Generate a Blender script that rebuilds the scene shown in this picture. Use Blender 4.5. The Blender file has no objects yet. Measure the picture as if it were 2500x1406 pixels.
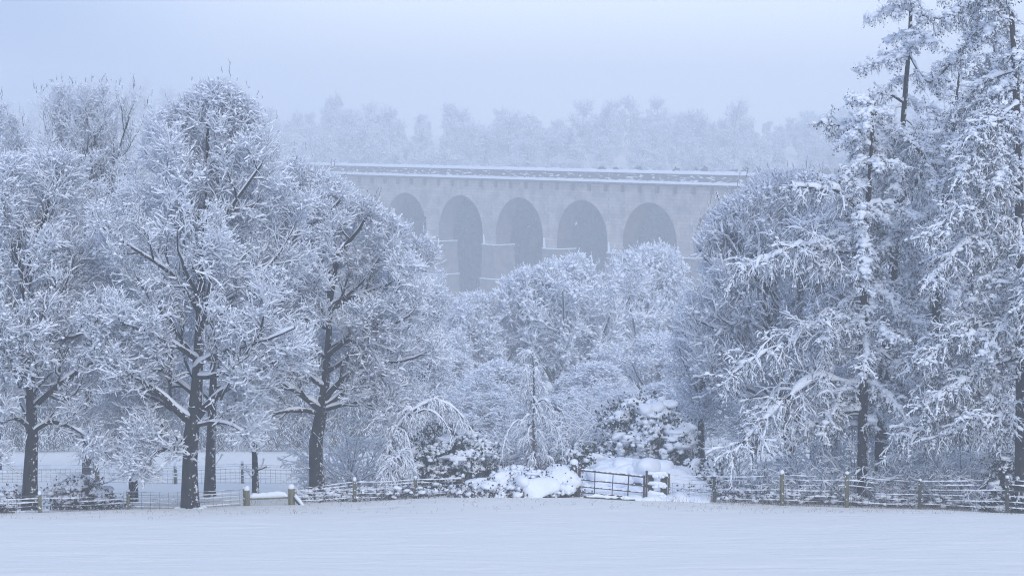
import bpy, math, random
import numpy as np
from mathutils import Vector

SC = bpy.context.scene
COL = SC.collection
F = 5556.0                      # focal length in photo pixels (80 mm on a 36 mm sensor)
PITCH = math.radians(4.036)
CAMZ = 13.4

# ------------------------------------------------------------------ camera helpers
def ray(px, py):
    u, v = (px - 1250) / F, (703 - py) / F
    c, s = math.cos(-PITCH), math.sin(-PITCH)
    return u, c - s * v, s + c * v
def at(px, py, Y):
    """world point on the sight line of a photo pixel at distance Y"""
    dx, dy, dz = ray(px, py)
    t = Y / dy
    return np.array([dx * t, Y, CAMZ + dz * t])

# ------------------------------------------------------------------ ground
PY_ = [-20, 0, 80, 95, 150, 200, 320, 430, 480, 560, 640, 720, 860]
PZ_ = [14.6, 11.7, 0.0, -1.6, -8.2, -14, -25.5, -26, -21, -7, 2, 7, 11]
FX = [-60, -18, -16.6, -13.5, -11.3, -9.3, -5.5, -3.4, -1.5, 2.4, 4.7, 9.5, 11.8, 17.4, 18.5, 60]
FZ = [-.35, -.3, -.24, -.16, -.07, 0, .04, .17, .3, .30, .13, -.02, -.1, -.24, -.26, -.4]
def ground(x, y):
    x = np.asarray(x, float); y = np.asarray(y, float)
    z = np.interp(y, PY_, PZ_)
    # soften the profile corners
    z = 0.5 * z + 0.25 * np.interp(y - 5, PY_, PZ_) + 0.25 * np.interp(y + 5, PY_, PZ_) + 0.0
    near = np.exp(-((y - 80) / 9.0) ** 2)
    z = z + near * np.interp(x, FX, FZ)
    # shallow dip in front of the fence on the left, with a crisp little lip
    lip = 59.0 + 0.55 * (x + 17) + 0.3 * np.sin(x * .5)
    left = 1 / (1 + np.exp((x + 4.0) / 2.0))
    dip = np.clip((y - lip) / .8, 0, 1) * np.clip((78 - y) / 8.0, 0, 1)
    z = z - .13 * left * dip
    # rolling unevenness
    z = z + .05 * np.sin(x * .55 + y * .21) * np.sin(y * .33 - x * .13) * np.clip((y - 20) / 30, 0, 1)
    z = z + .035 * np.sin(x * .42 + 1.3 * np.sin(y * .2)) * np.sin(y * .9 + .5 * x * .3) * np.clip((78 - y) / 6, 0, 1)
    z = z + .022 * np.sin(x * 1.3 + .6 * y) * np.sin(y * 1.4 + 1.0 + .5 * np.sin(x * .7))
    # hill rises more to the far left
    z = z + np.clip((y - 560) / 150, 0, 1) * 8.0 * np.clip((-x - 70) / 50, 0, 1)
    return z
def gz(x, y): return float(ground(x, y))
def ground_at(px, py, lo=30, hi=400):
    """where the sight line of a pixel meets the snow"""
    for Y in np.arange(lo, hi, .25):
        p = at(px, py, Y)
        if p[2] <= gz(p[0], Y): return p
    return at(px, py, hi)

# ------------------------------------------------------------------ materials
def newmat(name):
    m = bpy.data.materials.new(name); m.use_nodes = True
    nt = m.node_tree; b = nt.nodes['Principled BSDF']
    return m, nt, b
def node(nt, t, **kw):
    n = nt.nodes.new(t)
    for k, v in kw.items(): setattr(n, k, v)
    return n
def noise_mat(name, c1, c2, scale, rough=.9, bump=0, detail=4, stretch=None, extra=None):
    m, nt, b = newmat(name)
    geo = node(nt, 'ShaderNodeNewGeometry')
    mp = node(nt, 'ShaderNodeMapping')
    if stretch: mp.inputs['Scale'].default_value = stretch
    nt.links.new(geo.outputs['Position'], mp.inputs['Vector'])
    nz = node(nt, 'ShaderNodeTexNoise'); nz.inputs['Scale'].default_value = scale; nz.inputs['Detail'].default_value = detail
    nt.links.new(mp.outputs[0], nz.inputs['Vector'])
    r = node(nt, 'ShaderNodeValToRGB'); r.color_ramp.elements[0].position = .32; r.color_ramp.elements[1].position = .68
    r.color_ramp.elements[0].color = (*c1, 1); r.color_ramp.elements[1].color = (*c2, 1)
    nt.links.new(nz.outputs['Fac'], r.inputs['Fac'])
    nt.links.new(r.outputs['Color'], b.inputs['Base Color'])
    b.inputs['Roughness'].default_value = rough
    b.inputs['Specular IOR Level'].default_value = .25
    if bump:
        bp = node(nt, 'ShaderNodeBump'); bp.inputs['Strength'].default_value = bump; bp.inputs['Distance'].default_value = .03
        nt.links.new(nz.outputs['Fac'], bp.inputs['Height']); nt.links.new(bp.outputs[0], b.inputs['Normal'])
    return m
M = {}
M['snow'] = noise_mat('snow', (.82, .87, .95), (.86, .9, .96), 6, .65)
M['frost'] = noise_mat('frost', (.82, .87, .95), (.86, .9, .96), 3, .7)
M['bark'] = noise_mat('bark', (.008, .009, .010), (.032, .031, .028), 9, .95, .6, stretch=(1, 1, .25))
M['haze_pale_twig'] = noise_mat('haze_pale_twig', (.45, .47, .50), (.6, .62, .65), 4)  # far hillside twigs, their colour paled to add to the haze
M['frost_haze_twig'] = noise_mat('frost_haze_twig', (.26, .27, .30), (.44, .45, .49), 4)  # frost-coated valley twigs, paled further to deepen the haze there
M['twig'] = noise_mat('twig_bark', (.009, .009, .011), (.024, .022, .023), 4)
M['larch'] = noise_mat('larch_bark', (.009, .009, .010), (.035, .032, .03), 8, .95, .6, stretch=(1, 1, .3))
M['pale_bark'] = noise_mat('birch_bark', (.06, .05, .045), (.16, .12, .10), 12, stretch=(1, 1, .4))
M['leaf'] = noise_mat('evergreen_leaf', (.012, .022, .018), (.04, .055, .035), 5, .5)
M['needle'] = noise_mat('needle', (.018, .026, .022), (.05, .05, .035), 5, .7)
M['bramble'] = noise_mat('bramble', (.03, .025, .025), (.09, .06, .05), 6, .8)
M['wood'] = noise_mat('weathered_wood', (.11, .11, .065), (.21, .195, .125), 14, .9, .4, stretch=(1, 1, .15))
M['darkwood'] = noise_mat('wet_wood', (.04, .045, .038), (.1, .095, .07), 12, .85, .4, stretch=(.3, 1, .6))
M['iron'] = noise_mat('rusty_iron', (.035, .03, .035), (.10, .06, .05), 15, .7)
M['wire'] = noise_mat('galvanised_wire', (.10, .10, .11), (.18, .18, .19), 9, .6)
M['grass'] = noise_mat('dry_grass', (.12, .11, .07), (.3, .26, .17), 8, .9)

def plaster(m, side, amount):
    nt = m.node_tree; b = nt.nodes['Principled BSDF']; old = b.inputs['Base Color'].links[0].from_socket
    ge = node(nt, 'ShaderNodeNewGeometry'); dt = node(nt, 'ShaderNodeVectorMath', operation='DOT_PRODUCT'); dt.inputs[1].default_value = side
    nt.links.new(ge.outputs['Normal'], dt.inputs[0])
    nz = node(nt, 'ShaderNodeTexNoise'); nz.inputs['Scale'].default_value = 7; nz.inputs['Detail'].default_value = 5; nz.inputs['Roughness'].default_value = .7
    nt.links.new(ge.outputs['Position'], nz.inputs['Vector'])
    ad = node(nt, 'ShaderNodeMath', operation='MULTIPLY_ADD'); ad.inputs[1].default_value = .22; nt.links.new(dt.outputs['Value'], ad.inputs[0]); nt.links.new(nz.outputs['Fac'], ad.inputs[2])
    gt = node(nt, 'ShaderNodeMapRange'); gt.inputs['From Min'].default_value = amount; gt.inputs['From Max'].default_value = amount + .05; nt.links.new(ad.outputs[0], gt.inputs['Value'])
    mx = node(nt, 'ShaderNodeMix', data_type='RGBA'); mx.inputs['B'].default_value = (.86, .87, .89, 1)
    nt.links.new(gt.outputs[0], mx.inputs['Factor']); nt.links.new(old, mx.inputs['A']); nt.links.new(mx.outputs['Result'], b.inputs['Base Color'])
plaster(M['bark'], (.75, -.45, .5), .74); plaster(M['larch'], (.75, -.45, .5), .72)
# snow field : soft wind ripples in the normal
m, nt, b = newmat('snow_field')
geo = node(nt, 'ShaderNodeNewGeometry')
mp = node(nt, 'ShaderNodeMapping'); mp.inputs['Scale'].default_value = (.55, 1.0, 1)
nt.links.new(geo.outputs['Position'], mp.inputs['Vector'])
n1 = node(nt, 'ShaderNodeTexNoise'); n1.inputs['Scale'].default_value = 1.1; n1.inputs['Detail'].default_value = 5; n1.inputs['Roughness'].default_value = .55
nt.links.new(mp.outputs[0], n1.inputs['Vector'])
bp = node(nt, 'ShaderNodeBump'); bp.inputs['Strength'].default_value = .9; bp.inputs['Distance'].default_value = .22
nt.links.new(n1.outputs['Fac'], bp.inputs['Height']); nt.links.new(bp.outputs[0], b.inputs['Normal'])
b.inputs['Base Color'].default_value = (.88, .86, .81, 1); b.inputs['Roughness'].default_value = .7
b.inputs['Specular IOR Level'].default_value = .2
M['field'] = m

def stone_mat():
    m, nt, b = newmat('sandstone_blocks')
    tc = node(nt, 'ShaderNodeTexCoord')
    sep = node(nt, 'ShaderNodeSeparateXYZ'); nt.links.new(tc.outputs['Object'], sep.inputs[0])
    cmb = node(nt, 'ShaderNodeCombineXYZ')
    add = node(nt, 'ShaderNodeMath', operation='ADD')
    nt.links.new(sep.outputs['X'], add.inputs[0]); nt.links.new(sep.outputs['Y'], add.inputs[1])
    nt.links.new(add.outputs[0], cmb.inputs['X']); nt.links.new(sep.outputs['Z'], cmb.inputs['Y'])
    br = node(nt, 'ShaderNodeTexBrick')
    br.inputs['Scale'].default_value = 1.0; br.inputs['Brick Width'].default_value = 1.5; br.inputs['Row Height'].default_value = .55
    br.inputs['Mortar Size'].default_value = .03
    br.inputs['Color1'].default_value = (.56, .50, .44, 1); br.inputs['Color2'].default_value = (.47, .42, .375, 1); br.inputs['Mortar'].default_value = (.35, .32, .29, 1)
    nt.links.new(cmb.outputs[0], br.inputs['Vector'])
    nz = node(nt, 'ShaderNodeTexNoise'); nz.inputs['Scale'].default_value = .5; nz.inputs['Detail'].default_value = 7; nz.inputs['Roughness'].default_value = .7
    nt.links.new(tc.outputs['Object'], nz.inputs['Vector'])
    rp = node(nt, 'ShaderNodeValToRGB'); rp.color_ramp.elements[0].position = .3; rp.color_ramp.elements[0].color = (.45, .45, .5, 1)
    rp.color_ramp.elements[1].position = .62; rp.color_ramp.elements[1].color = (1, 1, 1, 1)
    nt.links.new(nz.outputs['Fac'], rp.inputs['Fac'])
    mx = node(nt, 'ShaderNodeMix', data_type='RGBA', blend_type='MULTIPLY'); mx.inputs['Factor'].default_value = 1
    nt.links.new(br.outputs['Color'], mx.inputs['A']); nt.links.new(rp.outputs['Color'], mx.inputs['B'])
    nt.links.new(mx.outputs['Result'], b.inputs['Base Color'])
    b.inputs['Roughness'].default_value = .9
    return m
M['stone'] = stone_mat()
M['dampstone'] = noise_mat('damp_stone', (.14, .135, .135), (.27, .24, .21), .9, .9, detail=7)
M['darkstone'] = noise_mat('wet_and_shaded_stone', (.09, .085, .085), (.2, .17, .14), 1.2, .8)  # wet stone of the brackets; on arch soffits its dark tone is painted shade
def parapet_mat():
    m, nt, b = newmat('parapet_stone_with_stuck_snow')
    tc = node(nt, 'ShaderNodeTexCoord')
    mp = node(nt, 'ShaderNodeMapping'); mp.inputs['Scale'].default_value = (.45, .45, 2.6)
    nt.links.new(tc.outputs['Object'], mp.inputs['Vector'])
    nz = node(nt, 'ShaderNodeTexNoise'); nz.inputs['Scale'].default_value = 1.7; nz.inputs['Detail'].default_value = 6
    nt.links.new(mp.outputs[0], nz.inputs['Vector'])
    rp = node(nt, 'ShaderNodeValToRGB'); rp.color_ramp.elements[0].position = .57; rp.color_ramp.elements[0].color = (.17, .16, .16, 1)
    rp.color_ramp.elements[1].position = .60; rp.color_ramp.elements[1].color = (.85, .86, .88, 1)
    nt.links.new(nz.outputs['Fac'], rp.inputs['Fac']); nt.links.new(rp.outputs['Color'], b.inputs['Base Color'])
    b.inputs['Roughness'].default_value = .9
    return m
M['parapet'] = parapet_mat()

# ------------------------------------------------------------------ mesh builder
def norm(a): return a / np.maximum(np.linalg.norm(a, axis=-1, keepdims=True), 1e-9)
def ico(sub):
    import bmesh
    bm = bmesh.new(); bmesh.ops.create_icosphere(bm, subdivisions=sub, radius=1)
    v = np.array([x.co[:] for x in bm.verts]); f = np.array([[x.index for x in q.verts] for q in bm.faces]); bm.free()
    return v, f
ICO = {1: ico(1), 2: ico(2), 3: ico(3)}
class Geo:
    def __init__(s): s.v = []; s.q = []; s.t = []; s.n = 0; s.mats = []
    def mi(s, mat):
        if mat not in s.mats: s.mats.append(mat)
        return s.mats.index(mat)
    def raw(s, v, q=None, t=None, mat='snow', smooth=True):
        k = s.mi(mat)
        if q is not None and len(q): s.q.append((np.asarray(q) + s.n, k, smooth))
        if t is not None and len(t): s.t.append((np.asarray(t) + s.n, k, smooth))
        s.v.append(np.asarray(v, float).reshape(-1, 3)); s.n += len(s.v[-1])
    def loft(s, rings, mat, closed=True):
        """rings (N,m,k,3): k points round each of m stations"""
        N, m_, k = rings.shape[:3]
        if N == 0: return
        kk = np.arange(k if closed else k - 1); jj = np.arange(m_ - 1)
        a = jj[:, None] * k + kk[None]; b_ = jj[:, None] * k + (kk[None] + 1) % k
        q = np.stack([a, b_, b_ + k, a + k], -1).reshape(-1, 4)
        q = (np.arange(N)[:, None, None] * (m_ * k) + q[None]).reshape(-1, 4)
        s.raw(rings.reshape(-1, 3), q=q, mat=mat)
    def tubes(s, P, R, k=3, mat='twig'):
        if len(P) == 0: return
        D = frames(P)
        ref = np.where(np.abs(D[:, :1, 2:3]) > .8, np.array([1., 0, 0]), np.array([0, 0, 1.]))
        A = norm(np.cross(D, np.broadcast_to(ref, D.shape))); B = np.cross(D, A)
        an = np.arange(k) * 2 * np.pi / k + .5
        ring = P[:, :, None] + R[:, :, None, None] * (A[:, :, None] * np.cos(an)[:, None] + B[:, :, None] * np.sin(an)[:, None])
        s.loft(ring, mat)
    def snow(s, P, R, w, h, rng, mat='snow', k=3, lump=.5, miss=.08, wind=(0, 0, 0), vert=.25):
        """snow lying along the upper side of branches"""
        if len(P) == 0: return
        D = frames(P)
        up = np.array([0, 0, 1.]) + np.array(wind)
        H = norm(np.cross(D, np.broadcast_to(up, D.shape)))
        U = np.cross(H, D); U = norm(U + np.array([0, 0, .35]) + np.array(wind))
        hf = np.sqrt(np.clip(1 - D[..., 2] ** 2, 0, 1))
        hf = vert + (1 - vert) * hf ** 1.3
        lm = rng.uniform(1 - lump, 1 + lump, P.shape[:2]) * np.where(rng.random(P.shape[:2]) < miss, .15, 1) * rng.uniform(.55, 1.25, (len(P), 1))
        W = (R * 1.0 + w) * hf * lm; Hh = (R * .9 + h) * hf * lm
        if k == 3: prof = [(-1, .05), (0, 1), (1, .05)]
        else: prof = [(-.85, -.1), (-.95, .4), (-.5, .9), (0, 1.05), (.5, .9), (.95, .4), (.85, -.1)]
        pts = [P + H * (W * a)[..., None] + U * (Hh * c + R * (.35 if k == 3 else .5))[..., None] for a, c in prof]
        s.loft(np.stack(pts, 2), mat)
    def blobs(s, C, S, rng, mat='snow', sub=1, rough=.25):
        """irregular lumps, C (N,3) centres, S (N,3) half sizes"""
        if len(C) == 0: return
        v, f = ICO[sub]
        n = len(C)
        V = v[None] * (1 + rough * rng.uniform(-1, 1, (n, len(v), 1)))
        if sub > 1:
            k = rng.normal(0, 1, (n, 3, 3)) * 2.2; ph = rng.uniform(0, 6, (n, 1, 3))
            V = v[None] * (1 + rough * np.sin(v[None] @ k + ph).sum(-1, keepdims=True) * .45)
        a = rng.uniform(0, 6.28, n); c, s_ = np.cos(a)[:, None], np.sin(a)[:, None]
        V = V * S[:, None]
        V = np.stack([V[..., 0] * c - V[..., 1] * s_, V[..., 0] * s_ + V[..., 1] * c, V[..., 2]], -1) + C[:, None]
        t = (np.arange(n)[:, None, None] * len(v) + f[None]).reshape(-1, 3)
        s.raw(V, t=t, mat=mat)
    def leaves(s, C, size, rng, mat='leaf', down=.3):
        n = len(C)
        if n == 0: return
        d = norm(rng.normal(0, 1, (n, 3)) + np.array([0, 0, -down])); e = norm(np.cross(d, rng.normal(0, 1, (n, 3))))
        L = (size * rng.uniform(.6, 1.4, (n, 1)))
        v = np.stack([C - d * L * .5, C + e * L * .28, C + d * L * .5, C - e * L * .28], 1)
        s.raw(v, q=np.arange(n * 4).reshape(n, 4), mat=mat, smooth=False)
    def box(s, c, size, mat='wood', rot=0.0, R3=None, bev=.0):
        sx, sy, sz = [x / 2 for x in size]; b_ = bev
        v = []
        for z, k in ((-sz, b_), (-sz + b_, 0), (sz - b_, 0), (sz, b_)) if b_ else ((-sz, 0), (sz, 0)):
            for x, y in ((-1, -1), (1, -1), (1, 1), (-1, 1)): v.append((x * (sx - k), y * (sy - k), z))
        v = np.array(v, float); nl = len(v) // 4
        q = [[0, 3, 2, 1], [4 * nl - 4, 4 * nl - 3, 4 * nl - 2, 4 * nl - 1]]
        for l in range(nl - 1):
            for i in range(4): q.append([l * 4 + i, l * 4 + (i + 1) % 4, l * 4 + 4 + (i + 1) % 4, l * 4 + 4 + i])
        if rot: 
            c_, s_ = math.cos(rot), math.sin(rot); v = v @ np.array([[c_, s_, 0], [-s_, c_, 0], [0, 0, 1]])
        if R3 is not None: v = v @ np.asarray(R3).T
        s.raw(v + np.asarray(c), q=q, mat=mat, smooth=False)
    def build(s, name, parent=None, origin=(0, 0, 0), kind=None):
        me = bpy.data.meshes.new(name)
        V = np.concatenate(s.v) - np.asarray(origin) if s.v else np.zeros((0, 3))
        loops = []; starts = []; mi = []; sm = []; pos = 0
        for arr, w in ((s.q, 4), (s.t, 3)):
            for f, k, smo in arr:
                loops.append(f.ravel()); n = len(f)
                starts.append(pos + np.arange(n) * w); pos += n * w
                mi.append(np.full(n, k)); sm.append(np.full(n, smo))
        loops = np.concatenate(loops); starts = np.concatenate(starts); mi = np.concatenate(mi); sm = np.concatenate(sm)
        me.vertices.add(len(V)); me.vertices.foreach_set('co', V.ravel())
        me.loops.add(len(loops)); me.loops.foreach_set('vertex_index', loops.astype(np.int32))
        me.polygons.add(len(starts)); me.polygons.foreach_set('loop_start', starts.astype(np.int32))
        me.polygons.foreach_set('material_index', mi.astype(np.int32)); me.polygons.foreach_set('use_smooth', sm)
        for k in s.mats: me.materials.append(M[k])
        me.update(); me.validate()
        o = bpy.data.objects.new(name, me); COL.objects.link(o)
        o.location = Vector([float(a) for a in origin])
        if parent is not None:
            o.parent = parent; o.location = (0, 0, 0)
        if kind: o['kind'] = kind
        return o
def frames(P):
    D = np.empty_like(P); D[:, 1:-1] = P[:, 2:] - P[:, :-2]; D[:, 0] = P[:, 1] - P[:, 0]; D[:, -1] = P[:, -1] - P[:, -2]
    return norm(D)
def tag(o, label, cat, group=None):
    o['label'] = label; o['category'] = cat
    if group: o['group'] = group
    return o
def thing(name, loc, label, cat, group=None):
    o = bpy.data.objects.new(name, None); COL.objects.link(o); o.location = Vector([float(a) for a in loc])
    o.empty_display_size = .3
    return tag(o, label, cat, group)
def copy_tree(src, loc, rz, sc, label, group=None):
    def cp(o, par):
        c = o.copy(); COL.objects.link(c); c.parent = par
        for ch in o.children: cp(ch, c)
        return c
    r = cp(src, None); r.location = Vector([float(a) for a in loc]); r.rotation_euler = (0, 0, rz); r.scale = (sc[0], sc[0], sc[1])
    r['label'] = label
    if group: r['group'] = group
    return r

# ------------------------------------------------------------------ growth
def polyline(pts, rad, n):
    """smooth resample of a hand laid path -> (1,n,3),(1,n)"""
    pts = np.asarray(pts, float); rad = np.asarray(rad, float)
    t = np.concatenate([[0], np.cumsum(np.linalg.norm(np.diff(pts, axis=0), axis=1))]); t /= t[-1]
    # Catmull-Rom through the points
    u = np.linspace(0, 1, n); out = np.zeros((n, 3))
    for i, x in enumerate(u):
        k = min(np.searchsorted(t, x, side='right') - 1, len(t) - 2); f = (x - t[k]) / (t[k + 1] - t[k])
        p0 = pts[max(k - 1, 0)]; p1 = pts[k]; p2 = pts[k + 1]; p3 = pts[min(k + 2, len(pts) - 1)]
        out[i] = .5 * (2 * p1 + (p2 - p0) * f + (2 * p0 - 5 * p1 + 4 * p2 - p3) * f * f + (3 * p1 - p0 - 3 * p2 + p3) * f ** 3)
    return out[None], np.interp(u, t, rad)[None]
def cat(Ps, Rs):
    return np.concatenate(Ps), np.concatenate(Rs)
def grow(rng, P, R, n, length, nseg=4, ang=(45, 12), t=(.2, 1.), trop=.0, wob=.2, rad=None, relen=True, inside=None, taper=.55,
         lmin=.0, tip=.35, planar=0., shape=.5, rr=.6):
    """children of every polyline in P"""
    N, m_ = P.shape[:2]
    if N == 0: return np.zeros((0, nseg + 1, 3)), np.zeros((0, nseg + 1))
    plen = np.linalg.norm(np.diff(P, axis=1), axis=2).sum(1)
    nn = np.full(N, n) if not callable(n) else n(plen)
    idx = np.repeat(np.arange(N), nn); K = len(idx)
    first = np.concatenate([[0], np.cumsum(nn)])[:-1]
    order = np.arange(K) - first[idx]
    tt = t[0] + (t[1] - t[0]) * np.clip((order + rng.random(K)) / nn[idx], 0, .999)
    f = tt * (m_ - 1); k = np.minimum(f.astype(int), m_ - 2); f = (f - k)[:, None]
    base = P[idx, k] * (1 - f) + P[idx, k + 1] * f
    tan = norm(P[idx, k + 1] - P[idx, k])
    rb = R[idx, k] * (1 - f[:, 0]) + R[idx, k + 1] * f[:, 0]
    az = order * 2.4 + rng.uniform(0, 6.28, N)[idx] + rng.normal(0, .5, K)
    ref = np.where(np.abs(tan[:, 2:3]) > .9, np.array([1., 0, 0]), np.array([0, 0, 1.]))
    a = norm(np.cross(tan, ref)); b_ = np.cross(a, tan)
    pv = a * np.cos(az)[:, None] + b_ * np.sin(az)[:, None]
    if planar:
        side = a * np.where(order % 2 == 0, 1, -1)[:, None]
        pv = norm(pv * (1 - planar) + side * planar)
    th = np.radians(rng.normal(ang[0], ang[1], K))[:, None]
    d = tan * np.cos(th) + pv * np.sin(th)
    L = (length * plen[idx] if relen else np.full(K, length)) * (1 - shape * tt) * rng.uniform(.7, 1.25, K)
    L = np.maximum(L, lmin)
    pts = [np.zeros((K, 3))]
    for s in range(nseg):
        d = norm(d + np.array([0, 0, trop]) + rng.normal(0, wob, (K, 3)))
        pts.append(pts[-1] + d / nseg)
    U = np.stack(pts, 1)
    if inside is not None:
        keep = np.zeros(K, bool); sc = np.ones(K)
        for q in (1, .8, .6, .42, .28):
            test = inside(base + U[:, -1] * (L * q)[:, None]) & ~keep
            sc[test] = q; keep |= test
        L = L * sc
        base, U, L, rb = base[keep], U[keep], L[keep], rb[keep]; K = len(base)
    C = base[:, None] + U * L[:, None, None]
    r0 = np.minimum(rb * rr, rad) if rad is not None else rb * rr
    Rr = r0[:, None] * np.linspace(1, tip, nseg + 1)[None]
    return C, Rr
NK = np.array([[1.7, .6, 1.1], [-.9, 1.5, 1.6], [1.1, -1.4, -2.0], [3.1, 1.2, 2.6]])
def outline_env(spec, Y0, depthf=.8, soft=None):
    """crown volume: [(py, xl, xr)] photo outline turned into a body of real depth about distance Y0"""
    s = np.array(sorted(spec), float)
    k = Y0 / F
    def inside(p):
        py = 703 - F * np.tan(np.arctan2(p[:, 2] - CAMZ, Y0) + PITCH)
        px = 1250 + p[:, 0] / k
        xl = np.interp(py, s[:, 0], s[:, 1], left=9e9); xr = np.interp(py, s[:, 0], s[:, 2], left=-9e9)
        ok = (py > s[0, 0]) & (py < s[-1, 0])
        c = (xl + xr) / 2; hw = np.maximum((xr - xl) / 2, 1)
        e = ((px - c) / hw) ** 2 + ((p[:, 1] - Y0) / (hw * k * depthf + .3)) ** 2
        q = p - np.array([0, Y0, 0])
        bump = (np.sin(q @ NK[0] + 1) + np.sin(q @ NK[1] + 2) + np.sin(q @ NK[2] + 4) + .8 * np.sin(q @ NK[3])) * .12
        return ok & (e < 1.08 + bump)
    return inside

def broadleaf(name, label, base, trunk, limbs, env, Y0, seed, group=None, cat_='tree', n1=14, n=(8, 6, 5, 2), ang1=(55, 15), trop=(.1, .08, .05, .05, .03),
              l1=.5, t1=(.3, .98), wob=.22, snow=1.0, twr=1.0, shape1=.4, mats=('bark', 'twig', 'snow'), lens=(.55, .5, .5, .5), shoots=0, depthf=.8, gaps=(), vert=.3, lm=.26, bang=48, epi=10):
    """deciduous tree under snow: trunk mesh holds trunk and main limbs, crown mesh the branches, twigs and their snow"""
    rng = np.random.default_rng(seed)
    root = thing(name, base, label, cat_, group)
    o = np.array(base, float)
    inside = outline_env(env, Y0, depthf) if not callable(env) else env
    TP = []; TR = []
    for pts, rad in trunk:
        p, r = polyline(pts, rad, 16); TP.append(p); TR.append(r)
    LP = []; LR = []
    for pts, rad in limbs:
        p, r = polyline(pts, rad, 9); LP.append(p); LR.append(r)
    P0, R0 = cat(TP, TR)
    P1, R1 = grow(rng, P0, R0, n1, l1, 8, ang1, t1, trop[0], wob * .6, rad=.12, inside=inside, shape=shape1, rr=.55, tip=.25)
    if LP:
        a, b_ = cat(LP, LR); P1, R1 = np.concatenate([a, P1]), np.concatenate([b_, R1])
    P2, R2 = grow(rng, P1, R1, n[0], lens[0], 6, (bang, 14), (.12, 1), trop[1], wob, rad=.065, inside=inside, lmin=lm * 4, rr=.6)
    P3, R3 = grow(rng, P2, R2, n[1], lens[1], 6, (bang, 14), (.15, 1), trop[2], wob, rad=.032 * twr, inside=inside, lmin=lm * 2.2)
    P4, R4 = grow(rng, P3, R3, n[2], lens[2], 4, (bang - 2, 16), (.1, 1), trop[3], wob * 1.1, rad=.020 * twr, inside=None, lmin=lm * 1.4)
    E, ER = grow(rng, P0[:1], R0[:1], epi, 1.0, 4, (65, 12), (.1, .45), .05, wob, rad=.016 * twr, relen=False, shape=0)
    if epi: P4 = np.concatenate([P4, E]); R4 = np.concatenate([R4, ER])
    P5, R5 = grow(rng, P4, R4, n[3], lens[3], 2, (bang - 2, 16), (.15, 1), trop[4], wob * 1.2, rad=.0135 * twr, inside=None, lmin=lm, tip=.6)
    if gaps:
        ga = np.array(gaps, float)
        def openup(P, R):
            m_ = P[:, P.shape[1] // 2]
            py = 703 - F * np.tan(np.arctan2(m_[:, 2] - CAMZ, Y0) + PITCH); px = 1250 + m_[:, 0] * F / Y0
            e = (((px[:, None] - ga[:, 0]) / ga[:, 2]) ** 2 + ((py[:, None] - ga[:, 1]) / ga[:, 3]) ** 2).min(1)
            k = ~((e < 1) & (m_[:, 1] < Y0 + .1) & (rng.random(len(P)) < .93))
            return P[k], R[k]
        P2, R2 = openup(P2, R2); P3, R3 = openup(P3, R3); P4, R4 = openup(P4, R4); P5, R5 = openup(P5, R5)
    P6, R6 = grow(rng, P5, R5, 1, .8, 2, (35, 14), (.5, 1), trop[4], wob, rad=.010 * twr, lmin=lm * .7, tip=.5, rr=.8)
    g = Geo()
    # the trunk flares at the foot
    R0 = R0.copy()
    g.tubes(P0, R0, 10, mats[0]); g.tubes(P1, R1, 6, mats[0])
    g.snow(P1, R1, .025 * snow, .05 * snow, rng, mats[2], 7, .45, .1)
    if not callable(env):
        n_ = 12; a_ = np.arange(n_) * 6.283 / n_; r_ = R0[0, 0] * 1.15
        C = np.stack([o[0] + r_ * np.cos(a_), o[1] + r_ * np.sin(a_), np.full(n_, o[2] - .02)], 1)
        g.blobs(C, rng.uniform(.8, 1.5, (n_, 1)) * np.array([[.16, .16, .09]]), rng, mats[2], 2, .2)
    g.build('trunk', root, o)
    c = Geo()
    c.tubes(P2, R2, 4, mats[1]); c.tubes(P3, R3, 3, mats[1]); c.tubes(P4, R4, 3, mats[1]); c.tubes(P5, R5, 3, mats[1]); c.tubes(P6, R6, 3, mats[1])
    c.snow(P2, R2, .035 * snow, .05 * snow, rng, mats[2], 3, .6, .2, vert=vert)
    c.snow(P3, R3, .038 * snow, .05 * snow, rng, mats[2], 3, .5, .14, vert=vert)
    c.snow(P4, R4, .035 * snow, .047 * snow, rng, mats[2], 3, .6, .18, vert=vert)
    c.snow(P5, R5, .027 * snow, .038 * snow, rng, mats[2], 3, .6, .2, vert=vert)
    # clots where twigs fork
    if len(P4):
        sel = rng.random(len(P4)) < .45
        C = P4[sel, -1] + np.array([0, 0, .01]); S = rng.uniform(.5, 1.1, (len(C), 1)) * np.array([[.07, .07, .05]]) * snow
        c.blobs(C, S, rng, mats[2], 1, .3)
    if shoots:
        # thin bare leaders standing up from the top of the crown
        tips = P5[:, -1]; col = np.floor(tips[:, 0] / .2).astype(int); sel = []
        for q in np.unique(col):
            k = np.where(col == q)[0]; sel += list(k[np.argsort(-tips[k, 2])][:shoots])
        b0 = tips[np.array(sel)]; b0 = b0[rng.random(len(b0)) < .4]; n_ = len(b0)
        L = np.clip(rng.gamma(2.2, .13, n_), .1, .6); dd = norm(np.stack([rng.normal(0, .2, n_), rng.normal(0, .2, n_), np.ones(n_)], 1))
        SP = np.stack([b0, b0 + dd * L[:, None] * .35 + rng.normal(0, .025, b0.shape), b0 + dd * L[:, None] * .7 + rng.normal(0, .03, b0.shape), b0 + (dd + np.array([0, 0, .1])) * L[:, None]], 1)
        SR_ = np.broadcast_to(np.array([.011, .009, .007, .004]) * twr, SP.shape[:2])
        c.tubes(SP, SR_, 3, mats[1]); FP, FR = grow(rng, SP, SR_, 3, .35, 2, (30, 10), (.1, .9), .2, .1, rad=.009 * twr)
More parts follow.
